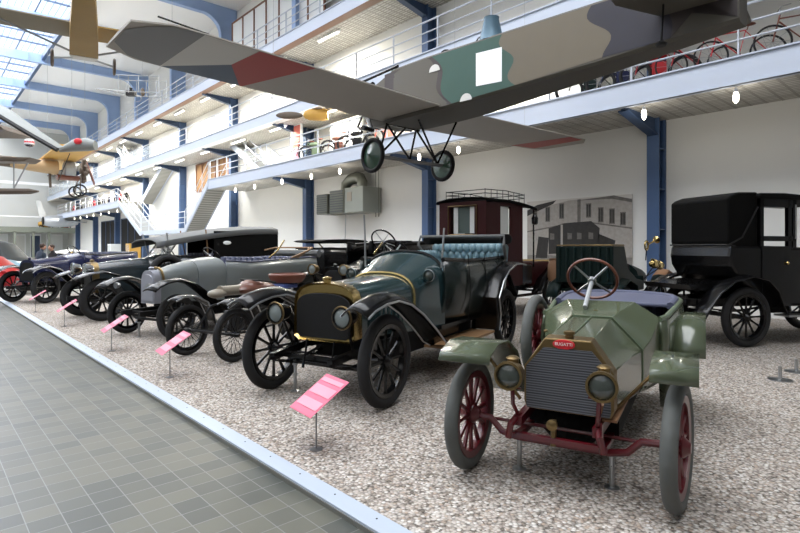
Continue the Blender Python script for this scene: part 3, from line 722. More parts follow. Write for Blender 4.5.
# folded hood band running round the rear
hb = [(p[0]-0.03, p[1]*1.06, 1.69) for p in kout[3:-3]]
MB().tube(hb, 0.085, 10).build('folded_hood', 'hoodblack', K)
MB().tube([(-3.7, 0.70, 1.38), (-3.5, 0.74, 1.60), (-3.55, 0.73, 1.74), (-3.55, -0.73, 1.74), (-3.5, -0.74, 1.60), (-3.7, -0.7, 1.38)], 0.024, 8).build('hood_bow', 'fabric', K)
steering(K, (-2.0, -0.32, 1.5), 40, 0.2, 'black', 'brass', 0.5)
# windscreen posts and bulb horn tube
MB().tube([(-1.6, -0.56, 1.3), (-1.62, -0.58, 1.75), (-1.6, -0.58, 2.0)], 0.013, 6).build('windscreen_post', 'steel', K)
MB().tube([(-1.62, 0.56, 1.3), (-1.66, 0.58, 1.8)], 0.013, 6).build('windscreen_post', 'steel', K)
kf = MB()
for s in (-1, 1): kf.bar((0.42, s*0.36, 0.46), (-0.2, s*0.38, 0.52), 0.06, 0.07); kf.bar((-0.2, s*0.38, 0.52), (-4.1, s*0.42, 0.55), 0.06, 0.1)
kf.bar((0.25, -0.38, 0.46), (0.25, 0.38, 0.46), 0.05, 0.04).bar((-3.9, -0.42, 0.55), (-3.9, 0.42, 0.55), 0.06, 0.08)
kf.build('frame', 'black', K, smooth=False)
MB().tube([(0, -0.68, 0.455), (0, -0.56, 0.44), (0, -0.42, 0.34), (0, 0.42, 0.34), (0, 0.56, 0.44), (0, 0.68, 0.455)], 0.03, 8).build('front_axle', 'black', K)
MB().tube([(-0.16, -0.58, 0.4), (-0.16, 0.58, 0.4)], 0.014, 6).tube([(0.12, -0.5, 0.36), (0.12, 0.5, 0.38)], 0.012, 6).build('track_rod', 'black', K)
MB().tube([(-3.62, -0.66, 0.455), (-3.62, 0.66, 0.455)], 0.05, 8).ball((-3.62, 0, 0.455), 0.14).build('rear_axle', 'black', K)
for s in (-1, 1): spring(K, 0.45, -0.5, s*0.37, 0.44, 0.07, 'black'); spring(K, -3.1, -4.15, s*0.46, 0.5, 0.08, 'black')
MB().tube([(0.05, 0, 0.56), (0.35, 0, 0.5), (0.37, 0, 0.38)], 0.014, 8).tube([(0.06, -0.2, 0.60), (0.1, -0.2, 0.4)], 0.012, 6).tube([(0.06, 0.15, 0.60), (0.1, 0.15, 0.4)], 0.012, 6).build('starting_handle', 'black', K)
for s in (-1, 1):
    y0, y1 = (0.56, 0.86) if s > 0 else (-0.86, -0.56)
    fender(K, [(0.52, 0.93), (0.40, 0.985), (0.2, 1.03), (-0.02, 1.04), (-0.28, 0.98), (-0.55, 0.85), (-0.85, 0.66), (-1.12, 0.46), (-1.35, 0.37)], y0, y1, 'black', 0.085, 0.012, 'steel', 'front_mudguard')
    fender(K, [(-2.75, 0.40), (-2.80, 0.62), (-2.74, 0.85), (-2.95, 1.08), (-3.2, 1.22), (-3.55, 1.3), (-3.9, 1.3), (-4.05, 1.28)], (0.5 if s > 0 else -0.93), (0.93 if s > 0 else -0.5), 'black', 0.035, 0.012, 'steel', 'rear_mudguard')
    MB().box((-2.8, min(s*0.48, s*0.84), 0.355), (-1.3, max(s*0.48, s*0.84), 0.385)).build('running_board', 'plank', K, smooth=False, label='bare wooden running board')
MB().box((-2.3, 0.46, 0.42), (-1.5, 0.5, 0.58)).build('valance', 'black', K, smooth=False)
MB().box((-3.9, -0.45, 0.34), (-0.4, 0.45, 0.57)).build('shade_tray', 'blackmatt', K, smooth=False)  # added block that darkens the gravel beneath the tourer
MB().torus((-0.02, 0.72, 0.455), (0,1,0), 0.03, 0.02, 12, 6).build('brake_drum', 'brass', K)
stand((3.06, 5.06, 0), 0.30, 'thin grey stand under the teal tourer beside its right front wheel')
stand((3.40, 4.13, 0), 0.30, 'grey stand beside the teal tourer\'s left front wheel')

# ================= the other cars =================
def tourer(name, label, loc, rz, WB=3.0, T=0.65, Wr=0.38, tw=0.045, rim='black', tyre='tyre', kind='wood', n=12, col='greybody', low=None, fcol='black', edge=None,
           rad=(0.25, 0.58, 1.15, 'black', 'greymesh'), shell='brass', flat=False, hood=(1.0, 0.33, 1.22), scut=(1.45, 0.52, 1.36), L=3.9, W=0.6, bz=(0.55, 1.36), rim_m='navyup', seat='navyup', lamps='brass', lr=0.1,
           fend=(0.42, 0.95), wheelst=True, board='black', lampz=0.9, wide=0.2, fz=0.0, rearf=True, seats=(2.15, 3.2)):
    t = thing(name, label, 'car', (loc[0], loc[1], 0), rz)
    for x in (0, -WB):
        for s in (-1, 1): wheel(t, (x, s*T, Wr), Wr, tw, rim, tyre, n, kind)
    w, z0, z1, sm, cm = rad
    def sec(x, w, z0, z1):
        return arch(x, w, z0, z1, z0+(z1-z0)*0.55, 12, 0.75)
    r_ = MB().loft([sec(0.07, w*1.04, z0-0.02, z1+0.02), sec(-0.06, w*1.06, z0-0.02, z1+0.03)]).build('radiator', shell, t)
    MB().loft([sec(0.071, w*0.9, z0+0.02, z1-0.05), sec(0.085, w*0.88, z0+0.025, z1-0.055)]).build('radiator_core', cm, r_)
    MB().lathe([(0.035, 0), (0.035, 0.03), (0.045, 0.035), (0.045, 0.055), (0.02, 0.07)], (0, 0, z1+0.01), n=12).build('radiator_cap', shell, r_)
    hl, hw, hz = hood
    h = MB().loft([sec(-0.06, w, z0, z1), sec(-hl*0.5, (w+hw)/2, z0-0.01, (z1+hz)/2+0.01), sec(-hl, hw, z0-0.02, hz)]).build('bonnet', col, t)
    sl, sw, sz = scut
    c_ = MB().loft([sec(-hl-0.01, hw+0.004, z0-0.02, hz+0.005), sec(-(hl+sl)/2, (hw+sw)/2+0.02, z0-0.03, (hz+sz)/2), sec(-sl, sw, z0-0.03, sz)]).build('scuttle', low or col, t)
    out = [(-sl+0.03, -sw), (-sl-0.5, -W), (-L+0.5, -W)]+[(-L+0.35-0.35*math.sin(R(a)), -W*math.cos(R(a))) for a in (20, 45, 70, 90, 110, 135, 160)]+[(-L+0.5, W), (-sl-0.5, W), (-sl+0.03, sw)]
    tub(t, out, lambda x: bz[0], lambda x: bz[1]+0.04*math.sin((x+sl)*2.2), low or col, 0.035, 0.05, trim=rim_m, tuck=0.08)
    MB().box((-L+0.1, -W+0.05, bz[0]), (-sl+0.05, W-0.05, bz[0]+0.05)).build('floor_board', 'blackmatt', t, smooth=False)
    for q in seats:
        if q:
            cushion(t, (-q+0.3, 0, bz[0]+0.35), (0.5, W*1.7, 0.2), seat); cushion(t, (-q-0.02, 0, bz[1]-0.12), (0.15, W*1.8, 0.36), seat, 'backrest', 7, rx=R(-12))
    if wheelst: steering(t, (-sl-0.3, -0.25, bz[1]+0.1), 40, 0.2, 'black', 'brass', 0.5)
    for s in (-1, 1):
        y0, y1 = (T-wide*0.75, T+wide*0.75) if s > 0 else (-T-wide*0.75, -T+wide*0.75)
        fx, fzz = fend; F = fzz+fz
        fender(t, [(fx+0.04, F-0.13), (fx-0.05, F-0.06), (fx-0.22, F), (0, F+0.03), (-0.3, F-0.05), (-0.55, F-0.22), (-0.8, F-0.42), (-1.1, 0.36), (-1.3, 0.33)], y0, y1, fcol, 0.04, 0.012, edge, 'front_mudguard')
        if rearf: fender(t, [(-WB+0.75, 0.33), (-WB+0.55, 0.55), (-WB+0.35, F-0.1), (-WB, F+0.02), (-WB-0.35, F-0.08), (-WB-0.55, F-0.35)], y0, y1, fcol, 0.04, 0.012, edge, 'rear_mudguard')
        MB().box((-WB+0.72, min(s*0.5, s*(T+0.12)), 0.31), (-1.25, max(s*0.5, s*(T+0.12)), 0.34)).build('running_board', board, t, smooth=False)
        if lamps: lamp(t, (0.25, s*(w+0.13), lampz), lr, 0.16, lamps, 'lens', top=False, bracket=(0.05, s*(w+0.05), z0))
        spring(t, 0.4, -0.45, s*(w+0.06), Wr+0.05, 0.06, 'iron')
    fr = MB()
    for s in (-1, 1): fr.bar((0.4, s*(w+0.06), 0.44), (-WB-0.4, s*0.42, 0.5), 0.05, 0.08)
    fr.bar((0.2, -w-0.06, 0.44), (0.2, w+0.06, 0.44), 0.04, 0.04).bar((-WB, -0.42, 0.5), (-WB, 0.42, 0.5), 0.04, 0.04)
    fr.build('frame', 'iron', t, smooth=False)
    MB().box((-WB-0.3, -0.42, 0.3), (-0.35, 0.42, bz[0])).build('shade_tray', 'blackmatt', t, smooth=False)  # added under every tourer for darker shade on the ground
    MB().tube([(0, -T, Wr), (0, -T+0.15, Wr-0.03), (0, -T+0.25, Wr-0.09), (0, T-0.25, Wr-0.09), (0, T-0.15, Wr-0.03), (0, T, Wr)], 0.024, 8).build('front_axle', 'iron', t)
    MB().tube([(-WB, -T, Wr), (-WB, T, Wr)], 0.035, 8).build('rear_axle', 'iron', t)
    return t

A = tourer('vintage_car', 'pale grey open tourer with whitish radiator, navy seats and black mudguards', (3.09, 9.91), R(198.4), WB=3.3, T=0.67, Wr=0.385, tw=0.05, rim='black',
           rad=(0.175, 0.60, 1.14, 'black', 'greymesh'), shell='greymesh', hood=(0.75, 0.31, 1.31), scut=(1.25, 0.52, 1.38), L=4.1, W=0.62, bz=(0.58, 1.30), lamps=None, fend=(0.48, 0.97), wide=0.22, seats=(2.1, 3.3))
# brass back edge of its radiator
MB().tube(arch(-0.09, 0.215, 0.7, 1.20, 0.9, 12, 0.75)[1:-1], 0.022, 8).build('radiator_shell_edge', 'oldbrass', A)
# its folded hood: cloth bundle, bare wooden bows and strut
MB().loft([[(-3.9+0.1*math.cos(a)*k1, y, 1.42+0.09*math.sin(a)) for a in [2*PI*i/10 for i in range(10)]] for y, k1 in ((-0.66, .8), (-0.3, 1.3), (0.3, 1.3), (0.66, .8))]).build('folded_hood', 'fabric', A)
for k in range(3): MB().tube([(-2.95-k*0.1, 0.63, 1.33), (-3.5-k*0.08, 0.66, 1.5+k*0.03), (-3.7-k*0.08, 0.5, 1.56), (-3.7-k*0.08, -0.5, 1.56), (-3.5, -0.66, 1.5)], 0.018, 6).build('hood_bow', 'plank', A)
MB().tube([(-2.3, 0.6, 1.34), (-2.55, 0.62, 1.5), (-2.75, 0.62, 1.72)], 0.016, 6).build('hood_strut', 'brass', A)
stand((2.9, 9.95, 0), 0.26, 'pale grey stand under the front axle of the grey tourer')
for s in (-1, 1):
    MB().lathe([(0.03, -0.05), (0.055, 0), (0.055, 0.03)], (0.35, s*0.44, 0.90), (1,0,0), 14).build('side_lamp', 'steel', A)

B = tourer('vintage_car', 'long slate-black tourer under a raised grey canopy, brass-edged radiator and thick tyres', (2.9, 13.28), R(185), WB=3.4, T=0.64, Wr=0.455, tw=0.085, rim='black', n=10, col='bigbody',
           rad=(0.27, 0.6, 1.22, 'black', 'hole'), shell='oldbrass', hood=(1.1, 0.36, 1.32), scut=(1.5, 0.56, 1.42), L=4.4, W=0.66, bz=(0.55, 1.36), lamps='mirror', lr=0.13, lampz=1.08, fend=(0.5, 1.0), wide=0.26, edge=None, rim_m='black', seats=(2.5, 3.7))
wheel(B, (-1.35, 0.72, 0.98), 0.43, 0.075, 'black', 'tyre', 10)
can = []
for k in range(15):
    u = k/14; x = -1.1-3.25*u; z = 1.70+0.38*math.sin(min(1, u*1.05)*PI/2)
    can.append([(x, -0.72, z-0.16), (x, -0.70, z-0.03), (x, -0.45, z+0.03), (x, 0, z+0.05), (x, 0.45, z+0.03), (x, 0.70, z-0.03), (x, 0.72, z-0.16)])
cn = MB().grid(can).build('canopy', 'fabric', B, solid=0.02)
for s in (-1, 1): MB().prism([(-2.5, 1.32), (-4.3, 1.3), (-4.33, 1.97), (-2.5, 1.97)], lambda a, b: (a, s*0.69, b), (0, s*0.02, 0)).build('side_curtain', 'hoodblack', cn, smooth=False)
MB().ball((-2.85, 0.715, 1.68), (0.11, 0.012, 0.05), 16, 8).build('oval_window', 'opal', cn)
MB().box((-4.36, -0.7, 1.3), (-4.33, 0.7, 1.97)).build('rear_curtain', 'hoodblack', cn, smooth=False)
for x, z in ((-1.45, 1.38), (-2.4, 1.34), (-3.3, 1.34)):
    for s in (-1, 1): MB().tube([(x, s*0.6, z), (x+0.1, s*0.68, 2.0 if x < -2 else 1.9)], 0.016, 6).build('canopy_post', 'plank' if x < -2 else 'steel', B)
ws = MB()
ws.tube([(-1.42, -0.55, 1.36), (-1.7, -0.55, 1.75), (-1.7, 0.55, 1.75), (-1.42, 0.55, 1.36)], 0.02, 6).tube([(-1.55, -0.55, 1.55), (-1.55, 0.55, 1.55)], 0.015, 6)
ws.build('windscreen_frame', 'steel', B)
MB().prism([(-0.55, 0), (0.55, 0), (0.55, 0.48), (-0.55, 0.48)], lambda a, b: (-1.42-b*0.58, a, 1.36+b*0.8), (0.006, 0, 0)).build('windscreen', 'paneglass', B, smooth=False)

NV = tourer('vintage_car', 'navy blue open car facing left, bare black wheel and running board, behind two visitors', (2.42, 18.3), R(212), WB=2.9, T=0.60, Wr=0.45, tw=0.06, rim='black', n=10, col='navy',
            rad=(0.27, 0.6, 1.2, 'black', 'hole'), shell='navy', hood=(1.0, 0.33, 1.3), scut=(1.4, 0.52, 1.4), L=3.7, W=0.6, bz=(0.55, 1.36), lamps=None, lr=0.12, fend=(0.5, 1.0), wide=0.24, edge='steel', rim_m='black')

# dark open car in the second row with steering wheel and lamps
D = tourer('vintage_car', 'black open car with steering wheel, second row beyond the teal tourer\'s bonnet', (6.35, 8.95), R(198), WB=2.7, T=0.66, Wr=0.42, tw=0.045, rim='black', col='black',
           rad=(0.26, 0.6, 1.15, 'black', 'hole'), shell='black', hood=(0.8, 0.34, 1.2), scut=(1.2, 0.52, 1.3), L=3.5, W=0.66, bz=(0.6, 1.66), lamps='oldbrass', lr=0.1, lampz=1.12, fend=(0.45, 1.0), rim_m='blackmatt', seat='blackmatt', wheelst=False, seats=(2.2, None))
steering(D, (-1.15, 0.45, 1.70), 35, 0.29, 'black', 'brass', 0.5, 5, 0.018)
E2 = tourer('vintage_car', 'black tourer with a flat folded hood, second row behind the grey tourer', (11.9, 13.1), R(4), WB=3.0, T=0.66, Wr=0.42, tw=0.05, rim='black', col='black',
           rad=(0.26, 0.6, 1.15, 'black', 'hole'), shell='oldbrass', hood=(0.9, 0.34, 1.2), scut=(1.3, 0.52, 1.34), L=3.9, W=0.66, bz=(0.6, 1.5), lamps='oldbrass', lr=0.1, lampz=1.05, rim_m='blackmatt', seat='blackmatt', seats=(2.3, 3.4))
MB().loft([[(x, y, 1.72+0.07*math.sin(a)+0.0) for x, y in [(-3.0+0.75*math.cos(a), yy)]][0] for a in [0]] if False else [[(-2.9+0.85*math.cos(a), yy, 1.74+0.06*math.sin(a)) for a in [2*PI*i/12 for i in range(12)]] for yy in (-0.68, 0.68)]).build('folded_hood', 'hoodblack', E2)
for s in (-1, 1): MB().tube([(-2.6, s*0.62, 1.45), (-2.9, s*0.64, 1.72)], 0.02, 6).build('hood_strut', 'brass', E2)

# ---------- motor tricycle with saddle, between the grey and the teal tourer ----------
T = thing('motor_tricycle', 'spindly motor tricycle with wire wheels, cream tank and brown leather saddle', 'tricycle', (3.08, 7.35, 0), R(198.4))
for s in (-1, 1): wheel(T, (0, s*0.47, 0.365), 0.365, 0.04, 'black', 'tyre', 14, 'wire')
wheel(T, (-1.75, 0, 0.365), 0.365, 0.045, 'black', 'tyre', 14, 'wire')
MB().tube([(0, -0.44, 0.365), (0, 0.44, 0.365)], 0.02, 8).build('front_axle', 'iron', T)
m = MB()
for s in (-1, 1):
    m.tube([(0, s*0.3, 0.37), (-0.2, s*0.22, 0.7), (-0.5, s*0.16, 0.78), (-1.75, s*0.1, 0.4)], 0.016, 8).tube([(0, s*0.3, 0.37), (-0.5, s*0.2, 0.32), (-1.2, s*0.16, 0.36), (-1.75, s*0.1, 0.38)], 0.018, 8)
    m.tube([(-0.2, s*0.22, 0.7), (-0.3, s*0.2, 0.34)], 0.013, 6).tube([(-0.8, s*0.16, 0.70), (-0.9, s*0.17, 0.34)], 0.013, 6)
m.build('frame', 'iron', T)
MB().cbox((-0.55, 0, 0.48), (0.4, 0.26, 0.3)).lathe([(0.09, -0.12), (0.1, 0), (0.09, 0.16)], (-0.45, 0, 0.6), (0,0,1), 14).build('engine', 'iron', T, bevel=0.02)
MB().ball((-0.12, 0, 0.90), (0.15, 0.11, 0.065), 16, 10).lathe([(0.055, -0.25), (0.075, -0.15), (0.07, 0.15), (0.08, 0.25)], (-0.42, 0, 0.93), (1,0,0), 16).build('tank', 'cream', T)
MB().ball((-0.85, 0, 0.93), (0.42, 0.2, 0.10), 20, 10).ball((-0.8, 0, 0.98), (0.22, 0.17, 0.09), 18, 8).build('saddle', 'leather', T)
MB().cbox((-1.5, 0.0, 0.93), (0.36, 0.34, 0.07), ).build('blue_cushion', 'bluecloth', T, bevel=0.02, label='blue cloth cushion')
MB().lathe([(0.24, 0.0), (0.3, 0.08), (0.31, 0.13), (0.27, 0.15), (0.22, 0.05)], (-1.6, 0.0, 0.98), n=20).build('seat_tub', 'darkleather', T)
MB().tube([(-1.0, -0.3, 1.02), (-0.75, -0.18, 1.06), (-0.75, 0.18, 1.06), (-1.0, 0.3, 1.02)], 0.014, 8).build('handlebar', 'iron', T)
for s in (-1, 1):
    fender(T, [(0.24, 0.80), (0.1, 0.85), (-0.12, 0.84), (-0.32, 0.74), (-0.42, 0.56), (-0.45, 0.45)], s*0.5-0.09, s*0.5+0.09, 'black', 0.02, 0.01, 'steel', 'mudguard', 5)
    MB().tube([(-0.1, s*0.5, 0.83), (-0.15, s*0.25, 0.7)], 0.01, 6).build('mudguard_stay', 'iron', T)

# ---------- black landau at the right edge ----------
LD = thing('vintage_car', 'black landau with closed leather hood seen from the side, at the right wall', 'car', (9.63, 2.57, 0), R(-27))
# local x forward, rear axle at the origin, near side is y = 0 ... body spreads to the far side
for x, y in ((0, 0), (2.75, 0), (0, 1.25), (2.75, 1.25)):
    wheel(LD, (x, y-0.02, 0.47), 0.47, 0.06, 'black', 'tyre', 12)
side = [(-1.33, 1.50), (-1.36, 1.62), (-1.38, 2.27), (-0.75, 2.36), (-0.3, 2.42), (0.3, 2.41), (0.32, 1.58), (-0.2, 1.6), (-1.3, 1.6)]
MB().prism([(-0.26, 1.58), (-0.28, 1.66), (-0.28, 2.33), (-0.2, 2.38), (-0.05, 2.43), (0.31, 2.44), (0.31, 1.55)], lambda a, b: (a, 0.04, b), (0, 1.2, 0)).build('leather_hood', 'hoodblack', LD, smooth=False, bevel=0.03)
MB().tube([(-0.32, 1.2, 1.60), (-0.32, 0.02, 1.60), (-0.2, -0.01, 1.58)], 0.014, 6).tube([(-0.35, 0.0, 1.58), (-0.05, 0.0, 1.72), (0.26, 0.0, 2.2)], 0.012, 6).build('hood_iron', 'iron', LD)
body = [(-0.26, 1.60), (-0.29, 1.42), (-0.26, 1.26), (-0.15, 1.10), (-0.02, 1.0), (0.32, 0.75), (0.45, 0.62), (1.3, 0.6), (1.3, 1.56), (0, 1.6)]
MB().prism(body, lambda a, b: (a, 0.0, b), (0, 1.26, 0)).build('body', 'black', LD, smooth=False, bevel=0.05)
# door with window, post and cab roof
MB().prism([(0.33, 0.62), (0.92, 0.62), (0.92, 1.58), (0.33, 1.58)], lambda a, b: (a, -0.015, b), (0, 0.02, 0)).build('door', 'black', LD, smooth=False, bevel=0.006)
fr = MB()
for x in (0.31, 0.88, 0.98): fr.box((x, 0.0, 1.55), (x+0.07, 0.06, 2.36)).box((x, 1.2, 1.55), (x+0.07, 1.26, 2.36))
fr.box((0.31, 0, 2.2), (1.05, 0.06, 2.38)).box((0.31, 0, 1.66), (1.05, 0.05, 1.74)).box((0.31, 1.2, 2.2), (1.05, 1.26, 2.38)).box((0.31, 1.2, 1.55), (1.05, 1.26, 1.74)).box((0.5, 0.06, 2.28), (0.56, 1.2, 2.36)).box((1.0, 0.06, 1.5), (1.05, 1.2, 1.58))
fr.build('window_frame', 'black', LD, smooth=False)
MB().box((1.02, -0.005, 1.70), (1.05, 0.0, 2.25)).build('lamp_post_strip', 'steel', LD, smooth=False)
MB().prism([(0.25, 2.38), (0.3, 2.42), (0.8, 2.43), (2.3, 2.35), (2.3, 2.30), (0.25, 2.34)], lambda a, b: (a, -0.03, b), (0, 1.32, 0)).build('roof', 'hoodblack', LD, smooth=False, bevel=0.02)
MB().box((1.3, 0.05, 0.62), (2.9, 1.2, 1.25)).build('bonnet', 'black', LD, smooth=False, bevel=0.08)
MB().box((2.9, 0.1, 0.6), (3.0, 1.16, 1.3)).build('radiator', 'oldbrass', LD, smooth=False, bevel=0.03)
MB().tube([(2.25, 0.02, 1.3), (2.25, 0.02, 2.33)], 0.02, 6).build('cab_post', 'black', LD)
cushion(LD, (0.55, 0.63, 1.15), (0.5, 1.1, 0.25), 'blackmatt')
for yy in (-0.17, 1.13):
    fender(LD, [(-0.98, 0.40), (-0.82, 0.62), (-0.62, 0.86), (-0.35, 1.03), (0.0, 1.10), (0.3, 1.04), (0.5, 0.86), (0.6, 0.62), (0.68, 0.5), (1.9, 0.48), (2.15, 0.7), (2.4, 0.98), (2.75, 1.08), (3.1, 0.98)], yy, yy+0.3, 'black', 0.03, 0.012, None, 'mudguard')
MB().box((0.7, -0.16, 0.46), (1.9, 0.1, 0.49)).build('running_board', 'steel', LD, smooth=False)
MB().box((-0.7, 0.2, 0.62), (1.0, 1.05, 0.75)).bar((-0.9, 0.25, 0.7), (2.9, 0.25, 0.6), 0.06, 0.1).bar((-0.9, 1.0, 0.7), (2.9, 1.0, 0.6), 0.06, 0.1).bar((-0.05, 0, 0.47), (-0.05, 1.25, 0.47), 0.07, 0.07).build('frame', 'black', LD, smooth=False)
MB().tube([(2.75, 0, 0.47), (2.75, 1.25, 0.47)], 0.03, 8).build('front_axle', 'black', LD)
spring(LD, -0.75, 0.75, 0.18, 0.66, 0.1, 'black')
MB().prism([(-0.95, 0.98), (-0.15, 1.03), (-0.3, 0.88), (-0.9, 0.9)], lambda a, b: (a, 0.12, b), (0, 1.0, 0)).build('boot_board', 'black', LD, smooth=False)
MB().lathe([(0.02, 0), (0.03, 0.02), (0.02, 0.05)], (0.8, -0.03, 1.3), (1, 0, 0.3), 10).build('door_handle', 'brass', LD)

# ---------- maroon landaulet with roof rack ----------
MR = thing('vintage_car', 'tall maroon closed carriage car with a roof rack and curtained windows', 'car', (9.3, 7.17, 0), R(5))
for x in (0, 2.6):
    for y in (0, 1.25): wheel(MR, (x, y, 0.46), 0.46, 0.055, 'black', 'tyre', 12)
cb = [(-0.33, 0.95), (-0.36, 1.5), (-0.36, 2.52), (1.15, 2.56), (1.15, 0.62), (0.3, 0.62)]
m = MB()   # cabin walls with window openings
def wallq(yy, th):
    for a, b in (((-0.34, 0.7), (1.15, 1.86)), ((-0.34, 2.48), (1.15, 2.56)), ((-0.34, 1.86), (0.2, 2.48)), ((0.62, 1.86), (1.15, 2.48))):
        m.box((a[0], yy, a[1]), (b[0], yy+th, b[1]))
wallq(0, 0.04); wallq(1.22, 0.04)
m.box((-0.36, 0, 0.9), (-0.32, 1.26, 1.86)).box((-0.36, 0, 2.45), (-0.32, 1.26, 2.56)).box((-0.36, 0, 1.86), (-0.32, 0.3, 2.45)).box((-0.36, 0.96, 1.86), (-0.32, 1.26, 2.45)).box((1.11, 0, 0.7), (1.15, 1.26, 1.8)).box((-0.3, 0.05, 0.68), (1.1, 1.2, 0.74))
m.build('cabin', 'maroon', MR, smooth=False)
fr = MB()
fr.tube([(-0.37, 0.24, 1.84), (-0.37, 1.0, 1.84), (-0.37, 1.0, 2.47), (-0.37, 0.24, 2.47)], 0.016, 6, closed=True)
fr.build('window_beading', 'oldbrass', MR)
for yy in (0.34, 0.78): MB().box((-0.3, yy, 1.87), (-0.29, yy+0.12, 2.45)).build('curtain', 'opal', MR, smooth=False)
MB().box((-0.28, 0.42, 1.87), (-0.27, 0.82, 2.45)).build('blind', mat('green_blind', (86, 100, 96), 0.7), MR, smooth=False)
MB().box((0.21, 0.06, 1.87), (0.61, 0.065, 2.47)).build('curtain', 'opal', MR, smooth=False)
rf = []
for k in range(9):
    u = k/8; x = -0.40+2.12*u; z = 2.58+0.04*math.sin(PI*u)-(0.08*u*u)
    rf.append([(x, -0.05, z-0.05), (x, -0.03, z), (x, 0.3, z+0.05), (x, 0.95, z+0.05), (x, 1.29, z), (x, 1.31, z-0.05)])
MB().grid(rf).build('roof', 'hoodblack', MR, solid=0.04)
rk = MB()
for z in (2.75, 2.83): rk.tube([(-0.25, 0.1, z-0.02), (0.6, 0.1, z+0.01), (1.4, 0.1, z-0.03), (1.45, 0.6, z-0.03), (1.4, 1.15, z-0.03), (0.6, 1.15, z+0.01), (-0.25, 1.15, z-0.02)], 0.01, 6, closed=True)
for k in range(8): rk.tube([(-0.25+0.235*k, 0.1, 2.6), (-0.25+0.235*k, 0.1, 2.83)], 0.008, 6).tube([(-0.25+0.235*k, 1.15, 2.6), (-0.25+0.235*k, 1.15, 2.83)], 0.008, 6)
rk.build('roof_rack', 'iron', MR)
for yy in (0.0, 1.25): MB().tube([(1.66, yy, 1.1), (1.66, yy, 2.5)], 0.02, 6).build('cab_post', 'black', MR)
MB().box((1.15, 0.05, 0.7), (1.7, 1.2, 1.15)).prism([(1.15, 1.1), (1.3, 1.1), (1.2, 1.6), (1.15, 1.6)], lambda a, b: (a, 0.05, b), (0, 1.15, 0)).build('driver_seat', 'black', MR, smooth=False, bevel=0.04)
MB().box((1.8, 0.15, 0.6), (2.9, 1.1, 1.2)).build('bonnet', 'maroon', MR, smooth=False, bevel=0.08)
MB().box((2.9, 0.2, 0.6), (2.98, 1.05, 1.25)).build('radiator', 'oldbrass', MR, smooth=False, bevel=0.03)
MB().lathe([(0.03, 0), (0.07, 0.02), (0.08, 0.15), (0.05, 0.22), (0.02, 0.26)], (1.5, -0.12, 2.1), n=14).tube([(1.5, -0.1, 1.9), (1.62, -0.02, 1.7)], 0.012, 6).build('lantern', 'black', MR)
MB().bar((-0.35, 0.3, 0.62), (2.9, 0.3, 0.6), 0.06, 0.1).bar((-0.35, 0.95, 0.62), (2.9, 0.95, 0.6), 0.06, 0.1).bar((0, 0, 0.46), (0, 1.25, 0.46), 0.06, 0.06).bar((2.6, 0, 0.46), (2.6, 1.25, 0.46), 0.05, 0.05).box((-0.3, 0.25, 0.6), (1.7, 1.0, 0.7)).build('frame', 'black', MR, smooth=False)
for yy in (-0.14, 1.12):
    fender(MR, [(-0.6, 0.7), (-0.4, 0.95), (0, 1.07), (0.4, 0.95), (0.6, 0.6), (0.7, 0.45), (1.8, 0.45), (2.1, 0.8), (2.6, 1.05), (3.0, 0.95)], yy, yy+0.28, 'black', 0.03, 0.012, None, 'mudguard')
MB().lathe([(0.12, 0), (0.15, 0.1), (0.14, 0.4), (0.1, 0.5), (0.12, 0.55)], (2.2, -0.25, 0.75), n=16).build('leather_lamp_cover', 'tan', MR)

# ---------- bottle green veteran car with brass lamps ----------
V = thing('vintage_car', 'bottle-green veteran car with brass side lamps, behind the small sage-green car', 'car', (9.65, 4.5, 0), R(5))
for x in (0, 2.0):
    for y in (0, 1.2): wheel(V, (x, y, 0.43), 0.43, 0.045, 'black', 'tyre', 12)
m = MB().prism([(-0.35, 0.9), (-0.38, 1.58), (0.15, 1.58), (0.35, 1.15), (0.8, 0.95), (1.18, 0.9), (1.18, 0.72), (0.3, 0.72)], lambda a, b: (a, 0.05, b), (0, 0.05, 0)).prism([(-0.35, 0.9), (-0.38, 1.58), (0.15, 1.58), (0.35, 1.15), (0.8, 0.95), (1.18, 0.9), (1.18, 0.72), (0.3, 0.72)], lambda a, b: (a, 1.1, b), (0, 0.05, 0))
m.box((-0.4, 0.05, 0.9), (-0.35, 1.15, 1.58)).box((1.15, 0.05, 0.72), (1.2, 1.15, 1.0)).box((-0.3, 0.1, 0.72), (1.15, 1.1, 0.78))
for k in range(7): m.tube([(-0.41, 0.14+k*0.155, 0.95), (-0.42, 0.14+k*0.155, 1.56)], 0.03, 6)
m.build('body', 'darkgreen', V, smooth=False, bevel=0.01)
MB().tube([(-0.38, 0.07, 1.6), (0.15, 0.07, 1.6)], 0.02, 6).tube([(-0.39, 0.07, 1.6), (-0.39, 1.13, 1.6)], 0.015, 6).build('brass_rail', 'oldbrass', V)
cushion(V, (0.35, 0.6, 1.1), (0.6, 0.95, 0.3), 'blackmatt')
MB().loft([[(x, 0.6+w*math.cos(a), zc+h*math.sin(a)) for a in [2*PI*i/14 for i in range(14)]] for x, w, zc, h in ((1.2, 0.45, 0.95, 0.33), (1.7, 0.36, 0.93, 0.28), (2.2, 0.28, 0.9, 0.22))]).build('bonnet', 'darkgreen', V)
lamp(V, (1.65, 0.0, 1.22), 0.085, 0.16, 'brass', 'lens', bracket=(1.5, 0.15, 0.9)); lamp(V, (2.0, 0.0, 1.18), 0.08, 0.14, 'brass', 'lens', bracket=(1.9, 0.3, 0.9))
MB().lathe([(0.015, 0), (0.02, 0.2), (0.05, 0.28), (0.08, 0.32)], (1.35, 0.02, 1.62), (0.9, -0.2, 0.3), 14).torus((1.35, 0.05, 1.6), (0,1,0), 0.09, 0.02, 20, 8).build('bulb_horn', 'brass', V)
